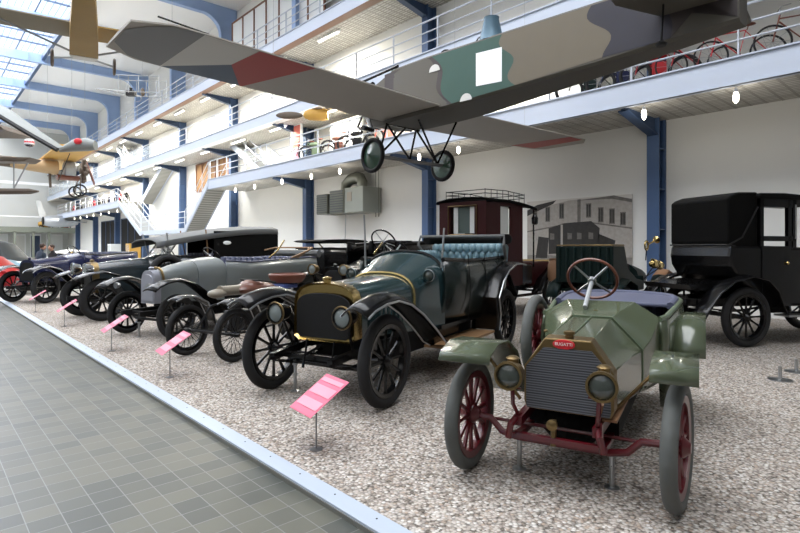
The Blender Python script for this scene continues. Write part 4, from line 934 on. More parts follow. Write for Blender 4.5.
MB().tube([(1.3, 0.05, 1.3), (1.35, 0.05, 1.55)], 0.012, 6).build('horn_bracket', 'iron', V)
for yy in (-0.12, 1.07):
    fender(V, [(-0.5, 0.6), (-0.35, 0.85), (0, 0.96), (0.35, 0.85), (0.5, 0.5), (1.5, 0.45), (1.65, 0.75), (2.0, 0.96), (2.35, 0.9), (2.5, 0.7)], yy, yy+0.25, 'darkgreen', 0.03, 0.012, None, 'mudguard')
MB().bar((-0.4, 0.3, 0.62), (2.3, 0.3, 0.6), 0.05, 0.08).bar((-0.4, 0.9, 0.62), (2.3, 0.9, 0.6), 0.05, 0.08).bar((0, 0, 0.43), (0, 1.2, 0.43), 0.05, 0.05).bar((2.0, 0, 0.43), (2.0, 1.2, 0.43), 0.05, 0.05).box((-0.3, 0.25, 0.6), (1.2, 0.95, 0.73)).build('frame', 'black', V, smooth=False)
fender(V, [(2.05, 0.72), (2.2, 0.96), (2.5, 1.06), (2.75, 1.0), (2.85, 0.86)], -0.05, 0.2, 'tan', 0.03, 0.012, None, 'leather_guard', 7)

# ---------- red rounded car and dark saloon at the far left ----------
def saloon(name, label, loc, rz, col, L, W, H, Hb, rr=0.33, win='lensdark', grille=None):
    t = thing(name, label, 'car', (loc[0], loc[1], -0.01 if loc[1] > 22.9 else 0), rz)
    prof = [(-L/2, 0.35), (-L/2*0.99, 0.62), (-L/2*0.8, Hb*0.88), (-L*0.30, Hb), (-L*0.12, H*0.95), (L*0.04, H), (L*0.16, H*0.93), (L*0.27, Hb), (L/2*0.85, Hb*0.9), (L/2*0.98, 0.6), (L/2, 0.35)]
    rings = []
    for x, z in prof:
        wr = W/2*(1 if z <= Hb else 1-0.28*(z-Hb)/(H-Hb))
        wl = W/2*(0.86 if abs(x) > L*0.45 else 1)
        wr = min(wr, wl)
        zb = min(Hb*0.8, z*0.9)
        rings.append([(x, -wl, 0.25), (x, -wl, zb), (x, -wr, (z+zb)/2 if z <= Hb else z-0.12), (x, -wr*0.8, z-0.02), (x, 0, z), (x, wr*0.8, z-0.02), (x, wr, (z+zb)/2 if z <= Hb else z-0.12), (x, wl, zb), (x, wl, 0.25)])
    b = MB().loft(rings).build('body', col, t, bevel=0, ang=60)
    for s in (-1, 1):
        MB().prism([(-L*0.2, Hb+0.02), (L*0.2, Hb+0.02), (L*0.1, H-0.12), (-L*0.1, H-0.14)], lambda a, c: (a, s*(W/2-0.0-(c-Hb)*0.3), c), (0, s*0.015, 0)).build('side_window', win, t, smooth=False)
        for x in (-L*0.31, L*0.31):
            wheel(t, (x, s*(W/2-0.08), rr), rr, 0.075, 'steel', 'tyre', 12, 'disc')
            fender(t, arc(x, rr, rr+0.12, 175, 5), s*(W/2)-0.18, s*(W/2)+0.1, col, 0.05, 0.012, None, 'mudguard')
        lamp(t, (L/2-0.02, s*(W/2-0.2), 0.68), 0.09, 0.12, 'mirror', 'lens', top=False)
    MB().tube([(L/2+0.05, -W/2*0.9, 0.4), (L/2+0.1, 0, 0.4), (L/2+0.05, W/2*0.9, 0.4)], 0.04, 8).build('bumper', 'mirror', t)
    return t
saloon('car', 'rounded bright red car at the far left edge', (1.62, 24.45), R(-42), 'carred', 3.9, 1.6, 1.36, 0.9)
saloon('car', 'dark slate saloon standing behind the red car', (2.6, 31.0), R(-42), 'slate', 4.6, 1.8, 1.9, 1.15)
saloon('car', 'pale cream car with long bonnet far behind the navy car', (6.3, 33.0), R(188), 'white', 4.2, 1.7, 1.5, 1.0)
saloon('car', 'low light blue car partly hidden between the red car and the navy car', (2.55, 26.7), R(-42), 'skybody', 3.4, 1.4, 1.1, 0.72)
# ---------------- the aeroplanes hanging in the hall ----------------
# large camouflaged monoplane, wings along X, tail towards the camera
P = thing('aeroplane', 'large camouflaged aeroplane with pale striped wing, hanging overhead across the hall', 'aeroplane', (7.8, 7.6, 4.2))
def L3(x, y, z): return (x-7.8, y-7.6, z-4.2)
def nearx(y): return 7.25+0.075*max(0, 7.3-y)
def farx(y): return 8.35-0.075*max(0, 7.3-y)
def fbot(y): return 4.15+0.045*max(0, 6.7-y)+0.02*max(0, 4-y)
def ftop(y): return 5.24
st = []
for y in (2.1, 2.6, 3.8, 5.2, 6.7, 7.3, 8.2, 8.8, 9.3, 9.6):
    a, b, z0, z1 = nearx(y), farx(y), fbot(y), ftop(y)
    if y > 8.5:
        k = (y-8.5)/1.1; a += 0.35*k*k; b -= 0.35*k*k; z0 += 0.22*k*k; z1 -= 0.25*k*k
    ys = 0.04 if y < 8.5 else 0.14
    st.append([L3(*p) for p in ((a, y, z0+ys), (a+ys, y, z0), (b-ys, y, z0), (b, y, z0+ys), (b, y, z1-ys*1.5), (b-ys*2, y, z1), (a+ys*2, y, z1), (a, y, z1-ys*1.5))])
fus = MB().loft(st).build('fuselage', 'fusunder', P, smooth=True, ang=25)
def sidepatch(pts, m, name, off=0.006, lab=None):
    MB().prism(pts, lambda y, z: L3(nearx(y)-off, y, z), (0.003, 0, 0)).build(name, m, fus, smooth=False, label=lab)
def wavy(y0, z0, y1, z1, amp, n=14, w=1.0):
    out = []
    for k in range(n+1):
        u = k/n; out.append((y0+(y1-y0)*u+amp*math.sin(u*PI*2*w), z0+(z1-z0)*u))
    return out
up, lo = 5.17, (lambda y: fbot(y)+0.045)
bA = wavy(7.1, up, 6.62, lo(6.6), -0.12)       # brown | green
bB = wavy(5.55, up, 5.30, lo(5.3), 0.10, w=1.5)  # green | beige
bC = wavy(4.0, up, 3.72, lo(3.4), 0.12, w=1.2)  # beige | purple
bD = wavy(3.0, up, 2.9, lo(2.9), 0.05)
sidepatch([(8.45, up-0.02)]+bA+[(8.45, 4.25)], 'camobrown', 'brown_camouflage', lab='brownish grey camouflage on the nose')
sidepatch(bA[::-1]+bB, 'camogreen', 'green_camouflage', lab='green camouflage band')
sidepatch(bB[::-1]+bC, 'camobeige', 'beige_camouflage', lab='beige camouflage band')
sidepatch(bC[::-1]+bD, 'camopurple', 'purple_camouflage', lab='dark violet camouflage band')
sidepatch(bD[::-1]+[(2.12, 4.45), (2.12, up)], 'camobrown', 'brown_camouflage')
sidepatch([(6.08, 4.40), (6.08, 4.98), (5.55, 4.955), (5.55, 4.375)], 'white', 'white_panel', 0.012, 'blank white square panel')
for yc, zc in ((7.03, 4.88), (6.30, 4.19)):
    sidepatch([(yc+0.13*math.cos(PI*k/10), zc+0.13*math.sin(PI*k/10)) for k in range(11)], 'winglight', 'vent', 0.012)
MB().prism([(nearx(8.4)+0.1, 8.4), (farx(8.4)-0.1, 8.4), (farx(2)-0.06, 2.12), (nearx(2)+0.06, 2.12)], lambda x, y: L3(x, y, 5.242), (0, 0, 0.006)).build('deck_top', 'fustop', fus, smooth=False)
MB().loft([[L3(7.28+dx, y, 4.95+0.3*math.sin(a)) if False else L3(7.8+(0.5-dx)*math.cos(a), y, 4.85+(0.36-dx)*math.sin(a)) for a in [2*PI*i/16 for i in range(16)]] for y, dx in ((8.9, 0.0), (9.35, 0.08), (9.65, 0.2))]).build('cowling', 'cowl', P)
MB().lathe([(0.22, 0), (0.13, 0.40), (0.14, 0.42)], L3(7.6, 5.95, 5.22), (0, 0, 1), 16).build('funnel', 'conem', P)
for yy in (7.1, 6.2): MB().torus(L3(7.7, yy, 5.24), (0.3, 1, 0) if yy > 7 else (0.3, 1, 0), 0.17, 0.015, 16, 6, 0, 2*PI).build('cockpit_hoop', 'iron', P)
MB().tube([L3(7.3, 8.1, 5.26), L3(7.3, 9.3, 5.2)], 0.03, 8).tube([L3(7.35, 8.95, 5.1), L3(7.4, 9.5, 5.0)], 0.05, 8).build('gun_barrel', 'black', P)
pr = MB()
for sg in (-1, 1):
    pr.loft([[Vector(L3(7.8, 9.75, 4.78))+Vector((sg*q*0.9+wd*math.cos(a)*0.3, 0.02*math.sin(a), -sg*q*0.3+wd*math.cos(a)*0.9)) for a in [2*PI*i/8 for i in range(8)]] for q, wd in ((0.0, 0.06), (0.3, 0.09), (0.75, 0.11), (1.0, 0.09), (1.15, 0.03))])
pr.lathe([(0.02, -0.1), (0.12, -0.05), (0.12, 0.08), (0.04, 0.16)], L3(7.8, 9.75, 4.78), (0, 1, 0), 14)
pr.build('propeller', 'black', P)
MB().tube([L3(7.35, 9.2, 4.5), L3(7.3, 9.0, 4.2), L3(7.2, 8.8, 4.05), L3(6.9, 8.75, 4.05)], 0.05, 8).tube([L3(7.4, 9.4, 4.5), L3(7.2, 9.3, 4.2), L3(7.0, 8.9, 4.0)], 0.03, 6).build('exhaust', 'black', P)
# wings: flat underside, rounded tips
def wing(sgn, xt, z0, dz):
    rows = []
    xr = 7.3 if sgn < 0 else 8.3
    for k in range(13):
        u = k/12; x = xr+(xt-xr)*u
        e = max(0, u-0.88)/0.12; e2 = 1-math.sqrt(max(0, 1-e*e*0.8))
        le = 8.6-0.45*e2; te = 6.92+0.5*e2
        z = z0+dz*u; ch = le-te; th = 0.14*(1-0.6*u)*(1-0.5*e)
        row = []
        for v in (0, 0.08, 0.25, 0.5, 0.75, 1.0):
            row.append(L3(x, le-ch*v, z))
        for v in (1.0, 0.75, 0.5, 0.25, 0.08, 0.0):
            row.append(L3(x, le-ch*v, z+0.02+th*math.sin(min(1, (v+0.02)*1.6)*PI*0.5)*(1-v)**0.6*1.2))
        rows.append(row)
    return MB().loft(rows).build('wing', 'wing', P, ang=30)
wl = wing(-1, 2.0, 4.22, 0.16)
wr = wing(1, 13.1, 4.22, 0.10)
def wz(x): return (4.22+0.16*(7.3-x)/5.3 if x < 7.8 else 4.22+0.1*(x-8.3)/4.8)-0.006
def mark(w, pts, m, name, lab=None):
    MB().add([L3(x, y, wz(x)) for x, y in pts]+[L3(x, y, wz(x)+0.003) for x, y in pts], [tuple(range(len(pts))), tuple(range(len(pts), 2*len(pts)))[::-1]]).build(name, m, w, smooth=False, label=lab)
mark(wl, [(2.03, 8.05), (2.02, 7.5), (2.2, 7.2), (2.4, 7.0), (2.62, 6.93), (2.83, 6.93), (2.8, 8.58), (2.5, 8.53), (2.3, 8.45)], 'wingdark', 'tip_panel', 'darker grey wing tip')
mark(wl, [(2.8, 8.58), (2.83, 6.93), (3.6, 6.93), (3.56, 7.72)], 'winglight', 'pale_band', 'pale wing band')
mark(wl, [(2.8, 8.58), (3.56, 7.72), (4.1, 8.58)], 'flagblue', 'blue_wedge', 'dark blue wedge')
mark(wl, [(3.56, 7.72), (3.62, 6.93), (4.55, 6.93), (4.14, 8.58), (4.1, 8.58)], 'flagred', 'red_band', 'red wing band')
mark(wr, [(12.7, 8.45), (11.8, 8.58), (12.0, 6.95), (12.6, 6.97)], 'flagred', 'red_band', 'red band at the tip')
MB().tube([L3(2.3, 7.12, 4.50), L3(3.0, 7.2, 4.48)], 0.012, 6).build('aileron_hinge', 'black', wl)
# tail plane and fin
MB().prism([(7.55, 3.05), (6.8, 3.3), (6.3, 3.2), (6.1, 2.9), (6.5, 2.2), (7.6, 2.15), (8.0, 2.15), (8.75, 2.25), (8.95, 2.75), (8.1, 3.1)], lambda x, y: L3(x, y, 4.72), (0, 0, 0.06)).build('tailplane', 'fusunder', P, smooth=False, bevel=0.02)
MB().prism([(2.6, 5.2), (1.6, 6.1), (1.1, 6.1), (1.2, 4.6), (1.7, 4.6)], lambda y, z: L3(7.78, y, z), (0.05, 0, 0)).build('fin', 'camopurple', P, smooth=False, bevel=0.02)
MB().tube([L3(7.3, 2.85, 5.3), L3(7.15, 2.85, 4.2)], 0.014, 6).lathe([(0.06, 0), (0.075, 0.03), (0.02, 0.07)], L3(7.15, 2.85, 4.16), n=12).build('tail_skid_rod', 'iron', P)
# undercarriage
ua = L3(6.85, 8.28, 3.40); ub = L3(8.75, 8.28, 3.40)
MB().tube([ua, ub], 0.03, 8).box((ua[0], ua[1]-0.08, ua[2]-0.02), (ub[0], ub[1]+0.08, ub[2]+0.02)).build('axle', 'wingdark', P)
for (a, b) in (((7.35, 8.5, 4.16), (6.95, 8.28, 3.42)), ((7.9, 8.5, 4.16), (6.95, 8.28, 3.42)), ((7.35, 8.5, 4.16), (7.8, 8.28, 3.42)), ((8.2, 8.5, 4.16), (7.8, 8.28, 3.42)), ((7.55, 7.75, 4.14), (8.65, 8.28, 3.42)), ((8.2, 8.5, 4.16), (8.65, 8.28, 3.42)), ((7.35, 8.5, 4.17), (8.3, 8.5, 4.15)), ((8.3, 7.4, 4.16), (8.65, 8.28, 3.42))):
    MB().tube([L3(*a), L3(*b)], 0.024, 6).build('strut', 'black', P)
for x, n in ((6.78, 1), (8.82, 2)):
    c = L3(x, 8.28, 3.40); sg = -1 if n == 1 else 1
    w = MB().lathe([(0.27, 0.0), (0.1, sg*0.05), (0.02, sg*0.09), (0.02, -sg*0.05), (0.27, -sg*0.03)], c, (1, 0, 0), 28).build('wheel', 'wheelcone', P)
    MB().torus(c, (1, 0, 0), 0.31, 0.045, 36, 10).build('tyre', 'tyre', w)
for (x, y) in ((4.2, 7.6), (7.8, 7.0), (11.0, 7.6), (7.8, 3.0)):
    MB().tube([L3(x, y, 4.4 if abs(x-7.8) > 1 else 5.2), L3(x, y, 4.4 if False else 14.8)], 0.004, 4).build('suspension_wire', 'steel', P)

# yellow aeroplane with narrow slab fuselage (top left)
az = math.atan2(1.136, 0.235)-PI/2
Y1 = thing('aeroplane', 'ochre slab-sided aeroplane with small wheels, hanging high at the upper left', 'aeroplane', (3.97, 19.2, 7.55), az)
MB().loft([[(-w/2, y, 0), (w/2, y, 0), (w/2, y, 0.5), (-w/2, y, 0.5)] for y, w in ((-7, 0.25), (-4.5, 0.48), (-1.5, 0.72), (-0.1, 0.78))]).build('fuselage', 'yellow', Y1, smooth=False)
MB().box((-0.38, -0.12, -0.02), (0.38, 0.25, 0.5)).build('nose_block', 'winglight', Y1, smooth=False, bevel=0.03)
for s in (-1, 1):
    w = MB().loft([[(s*x, 0.55-1.9+c0, 0.56+z), (s*x, -0.05-c0*0.5, 0.56+z), (s*x, -0.05-c0*0.5, 0.64+z), (s*x, 0.55-1.9+c0, 0.6+z)] for x, z, c0 in ((0.35, 0, 0), (2.0, 0.03, 0), (4.6, 0.08, 0.05), (5.0, 0.1, 0.3))]).build('wing', 'olivefab' if s < 0 else 'yellow', Y1, smooth=False)
    MB().tube([(s*0.35, -0.3, 0.05), (s*2.2, -0.7, 0.58)], 0.03, 6).build('strut', 'silver', Y1)
    MB().tube([(s*0.3, 0.1, 0.0), (s*0.85, 0.15, -0.1)], 0.03, 6).build('axle', 'silver', Y1)
    q = MB().torus((s*0.85, 0.15, -0.1), (1, 0, 0), 0.23, 0.04, 24, 8).build('wheel', 'brownfab', Y1)
    MB().lathe([(0.22, -0.02), (0.05, 0.04), (0.05, -0.04), (0.22, -0.02)], (s*0.85, 0.15, -0.1), (1, 0, 0), 18).build('wheel_disc', 'olivefab', q)
for x in (-2.5, 2.5): MB().tube([(x, -0.6, 0.6), (x, -0.6, 7.1)], 0.006, 4).build('suspension_wire', 'steel', Y1)

# old yellow monoplane with a rotary engine (left), nose to the right, wings along the hall
Y2 = thing('aeroplane', 'old tan and yellow aeroplane with exposed engine and bicycle wheels, hanging at the left', 'aeroplane', (5.3, 31.0, 5.4))
def lx(px):
    rd = (px-400)/535; return (0.741*rd+0.672)*31/(0.74-0.672*rd)-5.3
def lz(py): return 1.55+(248-py)*26.5/535-5.4
def tubex(lst, m, name, par=None):
    return MB().loft([[(lx(px), w*math.cos(a), lz(py)+h*math.sin(a)) for a in [2*PI*i/12 for i in range(12)]] for px, py, w, h in lst]).build(name, m, par or Y2)
tubex(((10, 166, 0.32, 0.26), (30, 167, 0.36, 0.3), (58, 168, 0.42, 0.36)), 'tanfab', 'fuselage')
tubex(((-60, 165, 0.12, 0.12), (-20, 165, 0.24, 0.22), (12, 166, 0.32, 0.27)), 'brownfab', 'tail_boom')
tubex(((57, 177, 0.3, 0.14), (79, 177, 0.3, 0.14)), 'darkleather', 'fuel_tank')
MB().lathe([(0.36, 0), (0.42, 0.05), (0.42, 0.45), (0.36, 0.5)], (lx(64), 0, lz(169)), (1, 0, 0), 16).build('cowl_drum', 'silver', Y2)
wz2 = 0.5
MB().prism([(-0.75, -4.3), (0.65, -4.5), (0.75, 0), (0.75, 4.4), (-0.65, 4.0), (-0.7, 0)], lambda x, y: (x, y, wz2), (0, 0, 0.1)).build('wing', 'yellowlight', Y2, smooth=False, bevel=0.02)
for yy in (-2.6, 2.6):
    MB().tube([(0.0, 0, -0.5), (0.0, yy, wz2)], 0.02, 5).build('wing_wire', 'iron', Y2)
eng = MB()
for k in range(9):
    a = 2*PI*k/9; eng.tube([(lx(84), 0.1*math.cos(a), lz(169)+0.1*math.sin(a)), (lx(84), 0.62*math.cos(a), lz(169)+0.62*math.sin(a))], 0.085, 8)
eng.lathe([(0.16, -0.15), (0.2, 0), (0.12, 0.25)], (lx(84), 0, lz(169)), (1, 0, 0), 14)
eng.build('engine', 'brownfab', Y2)
MB().prism([(-1.2, -0.07), (1.2, -0.09), (1.2, 0.09), (-1.2, 0.07)], lambda a, b: (lx(90), a*0.75+b*0.6, lz(170)+a*0.55-b), (0.04, 0, 0)).build('propeller', 'darkleather', Y2, smooth=False)
for s in (-1, 1):
    c = (lx(78), s*0.55, lz(190))
    w = MB().torus(c, (0.1, 1, 0), 0.27, 0.04, 28, 8).build('wheel', 'tyre', Y2)
    q = MB()
    for k in range(10): q.tube([c, (c[0]+0.26*math.cos(k*PI/5), c[1], c[2]+0.26*math.sin(k*PI/5))], 0.006, 3)
    q.build('spokes', 'steel', w)
    MB().tube([c, (lx(80), s*0.3, lz(174))], 0.03, 6).build('strut', 'brownfab', Y2)
MB().tube([(lx(50), 0, lz(172)), (lx(51), 0, lz(188))], 0.06, 6).build('tail_skid', 'brownfab', Y2)
for y in (-3, 3): MB().tube([(0, y, wz2+0.05), (0, y, 9.3)], 0.006, 4).build('suspension_wire', 'steel', Y2)

# seaplane tail with dark floats, behind it
S1 = thing('seaplane', 'dark-floated seaplane fragment hanging at the far left edge', 'aeroplane', (2.78, 27.2, 4.5), R(-42))
def sx(px): return (px+5)*20/535
def sz(py): return 1.55+(248-py)*17/535-4.4
MB().loft([[(x, 0.2*k*math.cos(a), -0.62+0.13*k*math.sin(a)) for a in [2*PI*i/10 for i in range(10)]] for x, k in ((-1.5, 0.8), (0, 1), (1.0, 0.9), (1.35, 0.3))]).build('float', 'brownfab', S1)
for x in (0.35, 0.95): MB().tube([(0.35, 0, -0.5), (x, 0, 0.6)], 0.03, 6).build('strut', 'silver', S1)
MB().prism([(-1.5, 0.6), (1.0, 0.55), (1.3, 0.72), (-1.5, 0.8)], lambda a, b: (a, -0.4, b), (0, 0.8, 0)).build('hull', 'brownfab', S1, smooth=False, bevel=0.05)
MB().prism([(-1.5, 1.75), (0.6, 1.72), (0.35, 1.95), (-1.5, 2.05)], lambda a, b: (a, -0.9, b), (0, 1.8, 0)).build('upper_wing', 'brownfab', S1, smooth=False)
MB().tube([(0, 0, 1.8), (0, 0, 10.3)], 0.006, 4).build('suspension_wire', 'steel', S1)

# pale sailplane wing sloping down from the left edge
W2 = thing('glider', 'pale glider wing with dark leading edge, slanting down from the left edge', 'glider', (3.39, 23.9, 6.6), R(-42))
def gx(px): return (px-37)*20.0/535
def gz2(py): return 1.55+(248-py)*20.0/535-6.6
rows = []
for px, py, ch in ((-45, 93, 0.7), (0, 117, 0.65), (30, 135, 0.5), (58, 151, 0.35)):
    rows.append([(gx(px), 0, gz2(py)), (gx(px), 0, gz2(py)+0.12), (gx(px), ch, gz2(py)+0.6*ch), (gx(px), ch, gz2(py)+0.6*ch-0.05)])
MB().loft(rows).build('wing', 'glider', W2, smooth=False)
MB().tube([(r_[0][0], -0.03, r_[0][2]+0.03) for r_ in rows], 0.09, 6).build('leading_edge', 'iron', W2)
MB().loft([[(gx(px), 0.9+0.2*k*math.cos(a), gz2(py)+0.2*k*math.sin(a)) for a in [2*PI*i/12 for i in range(12)]] for px, py, k in ((45, 146, 0.4), (60, 141, 1.2), (74, 140, 1.3), (82, 141, 0.9))]).build('cabin', 'glider', W2)
MB().ball((gx(68), 0.62, gz2(138)), (0.16, 0.06, 0.12)).build('red_marking', 'badge', W2)
for x in (-2, 1.5): MB().tube([(x, 0.5, 0.5), (x, 0.5, 7.3)], 0.006, 4).build('suspension_wire', 'steel', W2)

# hanging ball in red, white and blue
HB = thing('hanging_ball', 'small red, white and dark ball hanging below the pale glider wing', 'ball', (3.98, 30.1, 6.46))
MB().ball((0, 0, 0), 0.21).build('ball', 'white', HB)
MB().loft([[(0.215*math.cos(b)*math.cos(a), 0.215*math.cos(b)*math.sin(a), 0.215*math.sin(b)) for a in [2*PI*i/16 for i in range(16)]] for b in (-1.4, -0.9, -0.4)]).build('dark_half', 'navy', HB)
MB().loft([[(0.215*math.cos(b)*math.cos(a), 0.215*math.cos(b)*math.sin(a), 0.215*math.sin(b)) for a in [2*PI*i/16 for i in range(16)]] for b in (-0.1, 0.35)]).build('red_band', 'badge', HB)
MB().tube([(0, 0, 0.2), (0, 0, 9.0)], 0.006, 4).build('suspension_wire', 'steel', HB)

# skeletal pioneer flyer high up by the galleries
SK = thing('flying_machine', 'skeletal early flying machine of thin wires and tubes, high beside the top gallery', 'aircraft', (7.45, 28.1, 9.0), R(-42)); SK.scale = (0.8, 0.8, 0.7)
sk = MB()
for z in (0.0, 1.1):
    for y in (-0.5, 0.5): sk.tube([(-0.2, y, z), (2.4, y, z-0.1)], 0.022, 5)
for x in (0, 0.6, 1.2, 1.8, 2.4):
    for y in (-0.5, 0.5): sk.tube([(x, y, -0.1), (x, y, 1.1)], 0.018, 5)
sk.tube([(-1.6, 0, 0.35), (0.2, 0, 0.15)], 0.03, 5).tube([(-1.6, 0, 0.3), (0, 0, -0.1)], 0.02, 5).tube([(0, 0, -0.1), (2.4, 0, -0.25)], 0.02, 5)
sk.build('tube_frame', 'silver', SK)
MB().cbox((0.5, 0, 0.0), (0.5, 0.35, 0.35)).lathe([(0.08, 0), (0.1, 0.3)], (0.5, 0, 0.1), n=10).build('engine', 'iron', SK, bevel=0.03)
MB().ball((1.2, 0, 0.1), (0.13, 0.12, 0.3), 10, 8).build('saddle', 'brownfab', SK)
for x, z in ((0.9, -0.35), (2.0, -0.35)): MB().torus((x, 0, z), (0, 1, 0), 0.22, 0.02, 24, 6).build('wheel', 'steel', SK)
MB().tube([(1.2, 0, 1.1), (1.2, 0, 4.8)], 0.006, 4).build('suspension_wire', 'steel', SK)

# jet fighter on the far balcony
J = thing('jet_aircraft', 'small silver jet fuselage with round intake on the far end balcony', 'aircraft', (10.3, 67.0, 4.4), R(5))
MB().loft([[(x, 0.6*k*math.cos(a), 0.0+0.62*k*math.sin(a)) for a in [2*PI*i/18 for i in range(18)]] for x, k in ((-0.2, 0.75), (0.3, 0.95), (1, 1.05), (2.2, 0.9), (3.0, 0.5))]).build('fuselage', 'jet', J)
MB().lathe([(0.02, 0), (0.42, 0), (0.46, -0.04), (0.42, -0.06)], (-0.22, 0, 0), (1, 0, 0), 18).build('intake', 'hole', J)
MB().prism([(-0.6, 0.4), (0.1, 0.4), (-0.5, 2.1), (-0.9, 2.1)], lambda a, b: (a, -0.05, b), (0, 0.1, 0)).build('fin', 'silver', J, smooth=False)
MB().prism([(2.2, -1.2), (3.6, 0), (2.2, 2.5), (1.5, 2.5)], lambda a, b: (a, b-1, -0.1), (0, 0, 0.1)).build('wing', 'jet', J, smooth=False)
MB().tube([(1.5, 0, -0.5), (1.5, 0, -0.75)], 0.12, 8).build('stand_column', 'beamgrey', J)
# ---------------- signs, lamps, bicycles, people, wall unit, mural ----------------
def sign(i, loc, label):
    t = thing('information_sign', label, 'sign', loc, R(-6), 'pink information signs along the kerb')
    MB().tube([(0, 0, 0), (0, 0, 0.38)], 0.006, 6).lathe([(0.05, 0), (0.05, 0.005), (0.01, 0.01)], n=12).build('post', 'signpost', t)
    q = Matrix.Rotation(R(-33), 4, 'Y')
    b = MB().prism([(-0.19, -0.16), (0.20, -0.16), (0.20, 0.20), (-0.19, 0.20)], lambda a, c: tuple(q @ Vector((a, c+0.02, 0))+Vector((0.04, 0, 0.40))), (0.003, 0, 0.005)).build('board', 'pink', t, smooth=False)
    for u0, u1 in ((-0.13, -0.05), (0.0, 0.09), (0.13, 0.17)):
        MB().prism([(u0, -0.13), (u1, -0.13), (u1, 0.19), (u0, 0.19)], lambda a, c: tuple(q @ Vector((a, c+0.01, 0))+Vector((0.038, 0, 0.4065))), (0.0004, 0, 0.0006)).build('text_block', 'palepink', b, smooth=False)
for i, (x, y, lab) in enumerate(((2.29, 3.48, 'nearest and largest pink sign, in front of the teal tourer'),
                       (2.27, 6.6, 'pink sign in front of the motor tricycle\'s wire wheel'),
                       (2.2, 8.88, 'pink sign in front of the grey tourer\'s right wheel'),
                       (2.2, 12.3, 'small pink sign in front of the black canopied tourer'),
                       (2.17, 15.5, 'farthest pink sign, in front of the navy car\'s wheel'))):
    sign(i, (x, y, 0), lab)
# rope stand bases on the gravel to the right
for (x, y, lab) in ((7.53, 1.65, 'left one of two low glass-like barrier bases on the gravel at right'), (8.17, 1.62, 'right one of two low barrier bases on the gravel, at the picture edge')):
    t = thing('barrier_base', lab, 'stand', (x, y, 0), 0, None)
    MB().lathe([(0.13, 0), (0.13, 0.008), (0.03, 0.015), (0.02, 0.02), (0.02, 0.16), (0.0, 0.162)], n=16).build('base', 'steel', t)
# small lamps below the lowest gallery
lamps = [(11.98, 3.35), (12.0, 5.15), (12.2, 10.8), (12.2, 12.5), (12.2, 16.9), (12.2, 18.9), (12.2, 21.3), (12.2, 23.9), (12.2, 26.0)]
words = ['farthest right', 'just right of the second column from right', 'above the maroon carriage car', 'behind the hanging aeroplane wheels', 'above the wall ventilation unit', 'left of the wall ventilation unit', 'second left of the ventilation unit', 'near the stair head', 'right at the top of the big stair']
def hang_lamp(x, y, z, lab, g):
    t = thing('ceiling_lamp', lab, 'lamp', (x, y, z), 0, g)
    MB().tube([(0, 0, 0), (0, 0, -0.08)], 0.012, 6).lathe([(0.03, -0.08), (0.045, -0.1), (0.045, -0.15)], n=12).build('holder', 'white', t)
    MB().lathe([(0.04, -0.15), (0.055, -0.22), (0.05, -0.31), (0.01, -0.36)], n=12).build('bulb', 'lampglow', t)
    return t
for (x, y), w in zip(lamps, words):
    t = hang_lamp(x, y, 4.76, 'small glowing lamp under the lowest gallery, '+w, 'lamps under the lowest gallery')
    ld = bpy.data.lights.new('lamp_light', 'POINT'); ld.energy = 7; ld.shadow_soft_size = 0.06; ld.color = (1, 0.95, 0.86)
    lo = bpy.data.objects.new('lamp_light', ld); C.objects.link(lo); lo.parent = t; lo.location = (0, 0, -0.48)
for k in range(7):
    hang_lamp(12.2, 47.5+k*2.6, 4.76, 'tiny lamp under the far part of the lowest gallery', 'tiny lamps under the far gallery').scale = (0.5, 0.5, 0.9)
# tube lamps below the upper galleries: a few real, the rest added for brightness
def tube_lamp(y, z, lab, g):
    t = thing('tube_lamp', lab, 'lamp', (12.5, y, z), 0, g)
    MB().box((-0.08, -0.75, -0.08), (0.08, 0.75, 0)).build('housing', 'white', t, smooth=False)
    MB().tube([(0, -0.7, -0.11), (0, 0.7, -0.11)], 0.03, 8).build('tube', 'tube', t)
    lo = area_light('tube_fill_light', (0, 0, -0.16), 0.12, 1.4, 130, col=(1, 0.96, 0.86)); lo.parent = t
for k in range(14): tube_lamp(9.8+k*4.135, 7.18, 'white tube lamp under the middle gallery, in a row filled out for brightness', 'tube lamps under the middle gallery, row filled out for brightness')
for k in range(12): tube_lamp(18.1+k*4.135, 10.24, 'white tube lamp under the topmost gallery, in a row filled out for brightness', 'tube lamps under the topmost gallery, row filled out for brightness')

# wall ventilation unit
U = thing('ventilation_unit', 'grey louvred ventilation unit with round duct on the wall', 'ventilation unit', (13.98, 16.5, 2.98)); U.scale = (0.8, 0.76, 0.92)
MB().box((-1.2, 0.0, 0), (-0.02, 1.6, 1.1)).build('cabinet', 'ductpaint', U, smooth=False, bevel=0.02)
def louv(y0, y1, z1, nm):
    o = MB().box((-1.25, y0, 0.02), (-0.05, y1, z1)).build(nm, 'duct', U, smooth=False, bevel=0.015)
    m = MB()
    for k in range(9):
        z = 0.08+(z1-0.16)*k/8; m.box((-1.29, y0+0.05, z), (-1.24, y1-0.05, z+0.045))
    m.build('louvres', 'louvre', o, smooth=False)
louv(1.62, 2.9, 1.05, 'louvre_box'); louv(3.15, 4.2, 0.95, 'louvre_box')
MB().box((-1.1, 2.9, 0.1), (-0.1, 3.15, 0.9)).build('connector', 'iron', U, smooth=False)
MB().tube([(-0.7, 0.7, 1.0), (-0.7, 0.7, 1.35), (-0.65, 0.9, 1.52), (-0.6, 1.3, 1.6), (-0.6, 1.9, 1.55), (-0.6, 2.3, 1.35), (-0.6, 2.4, 0.95)], 0.26, 16).build('round_duct', 'duct', U)
MB().box((-1.22, 0.95, 0.5), (-1.2, 1.35, 0.9)).build('hatch', 'cream', U, smooth=False)
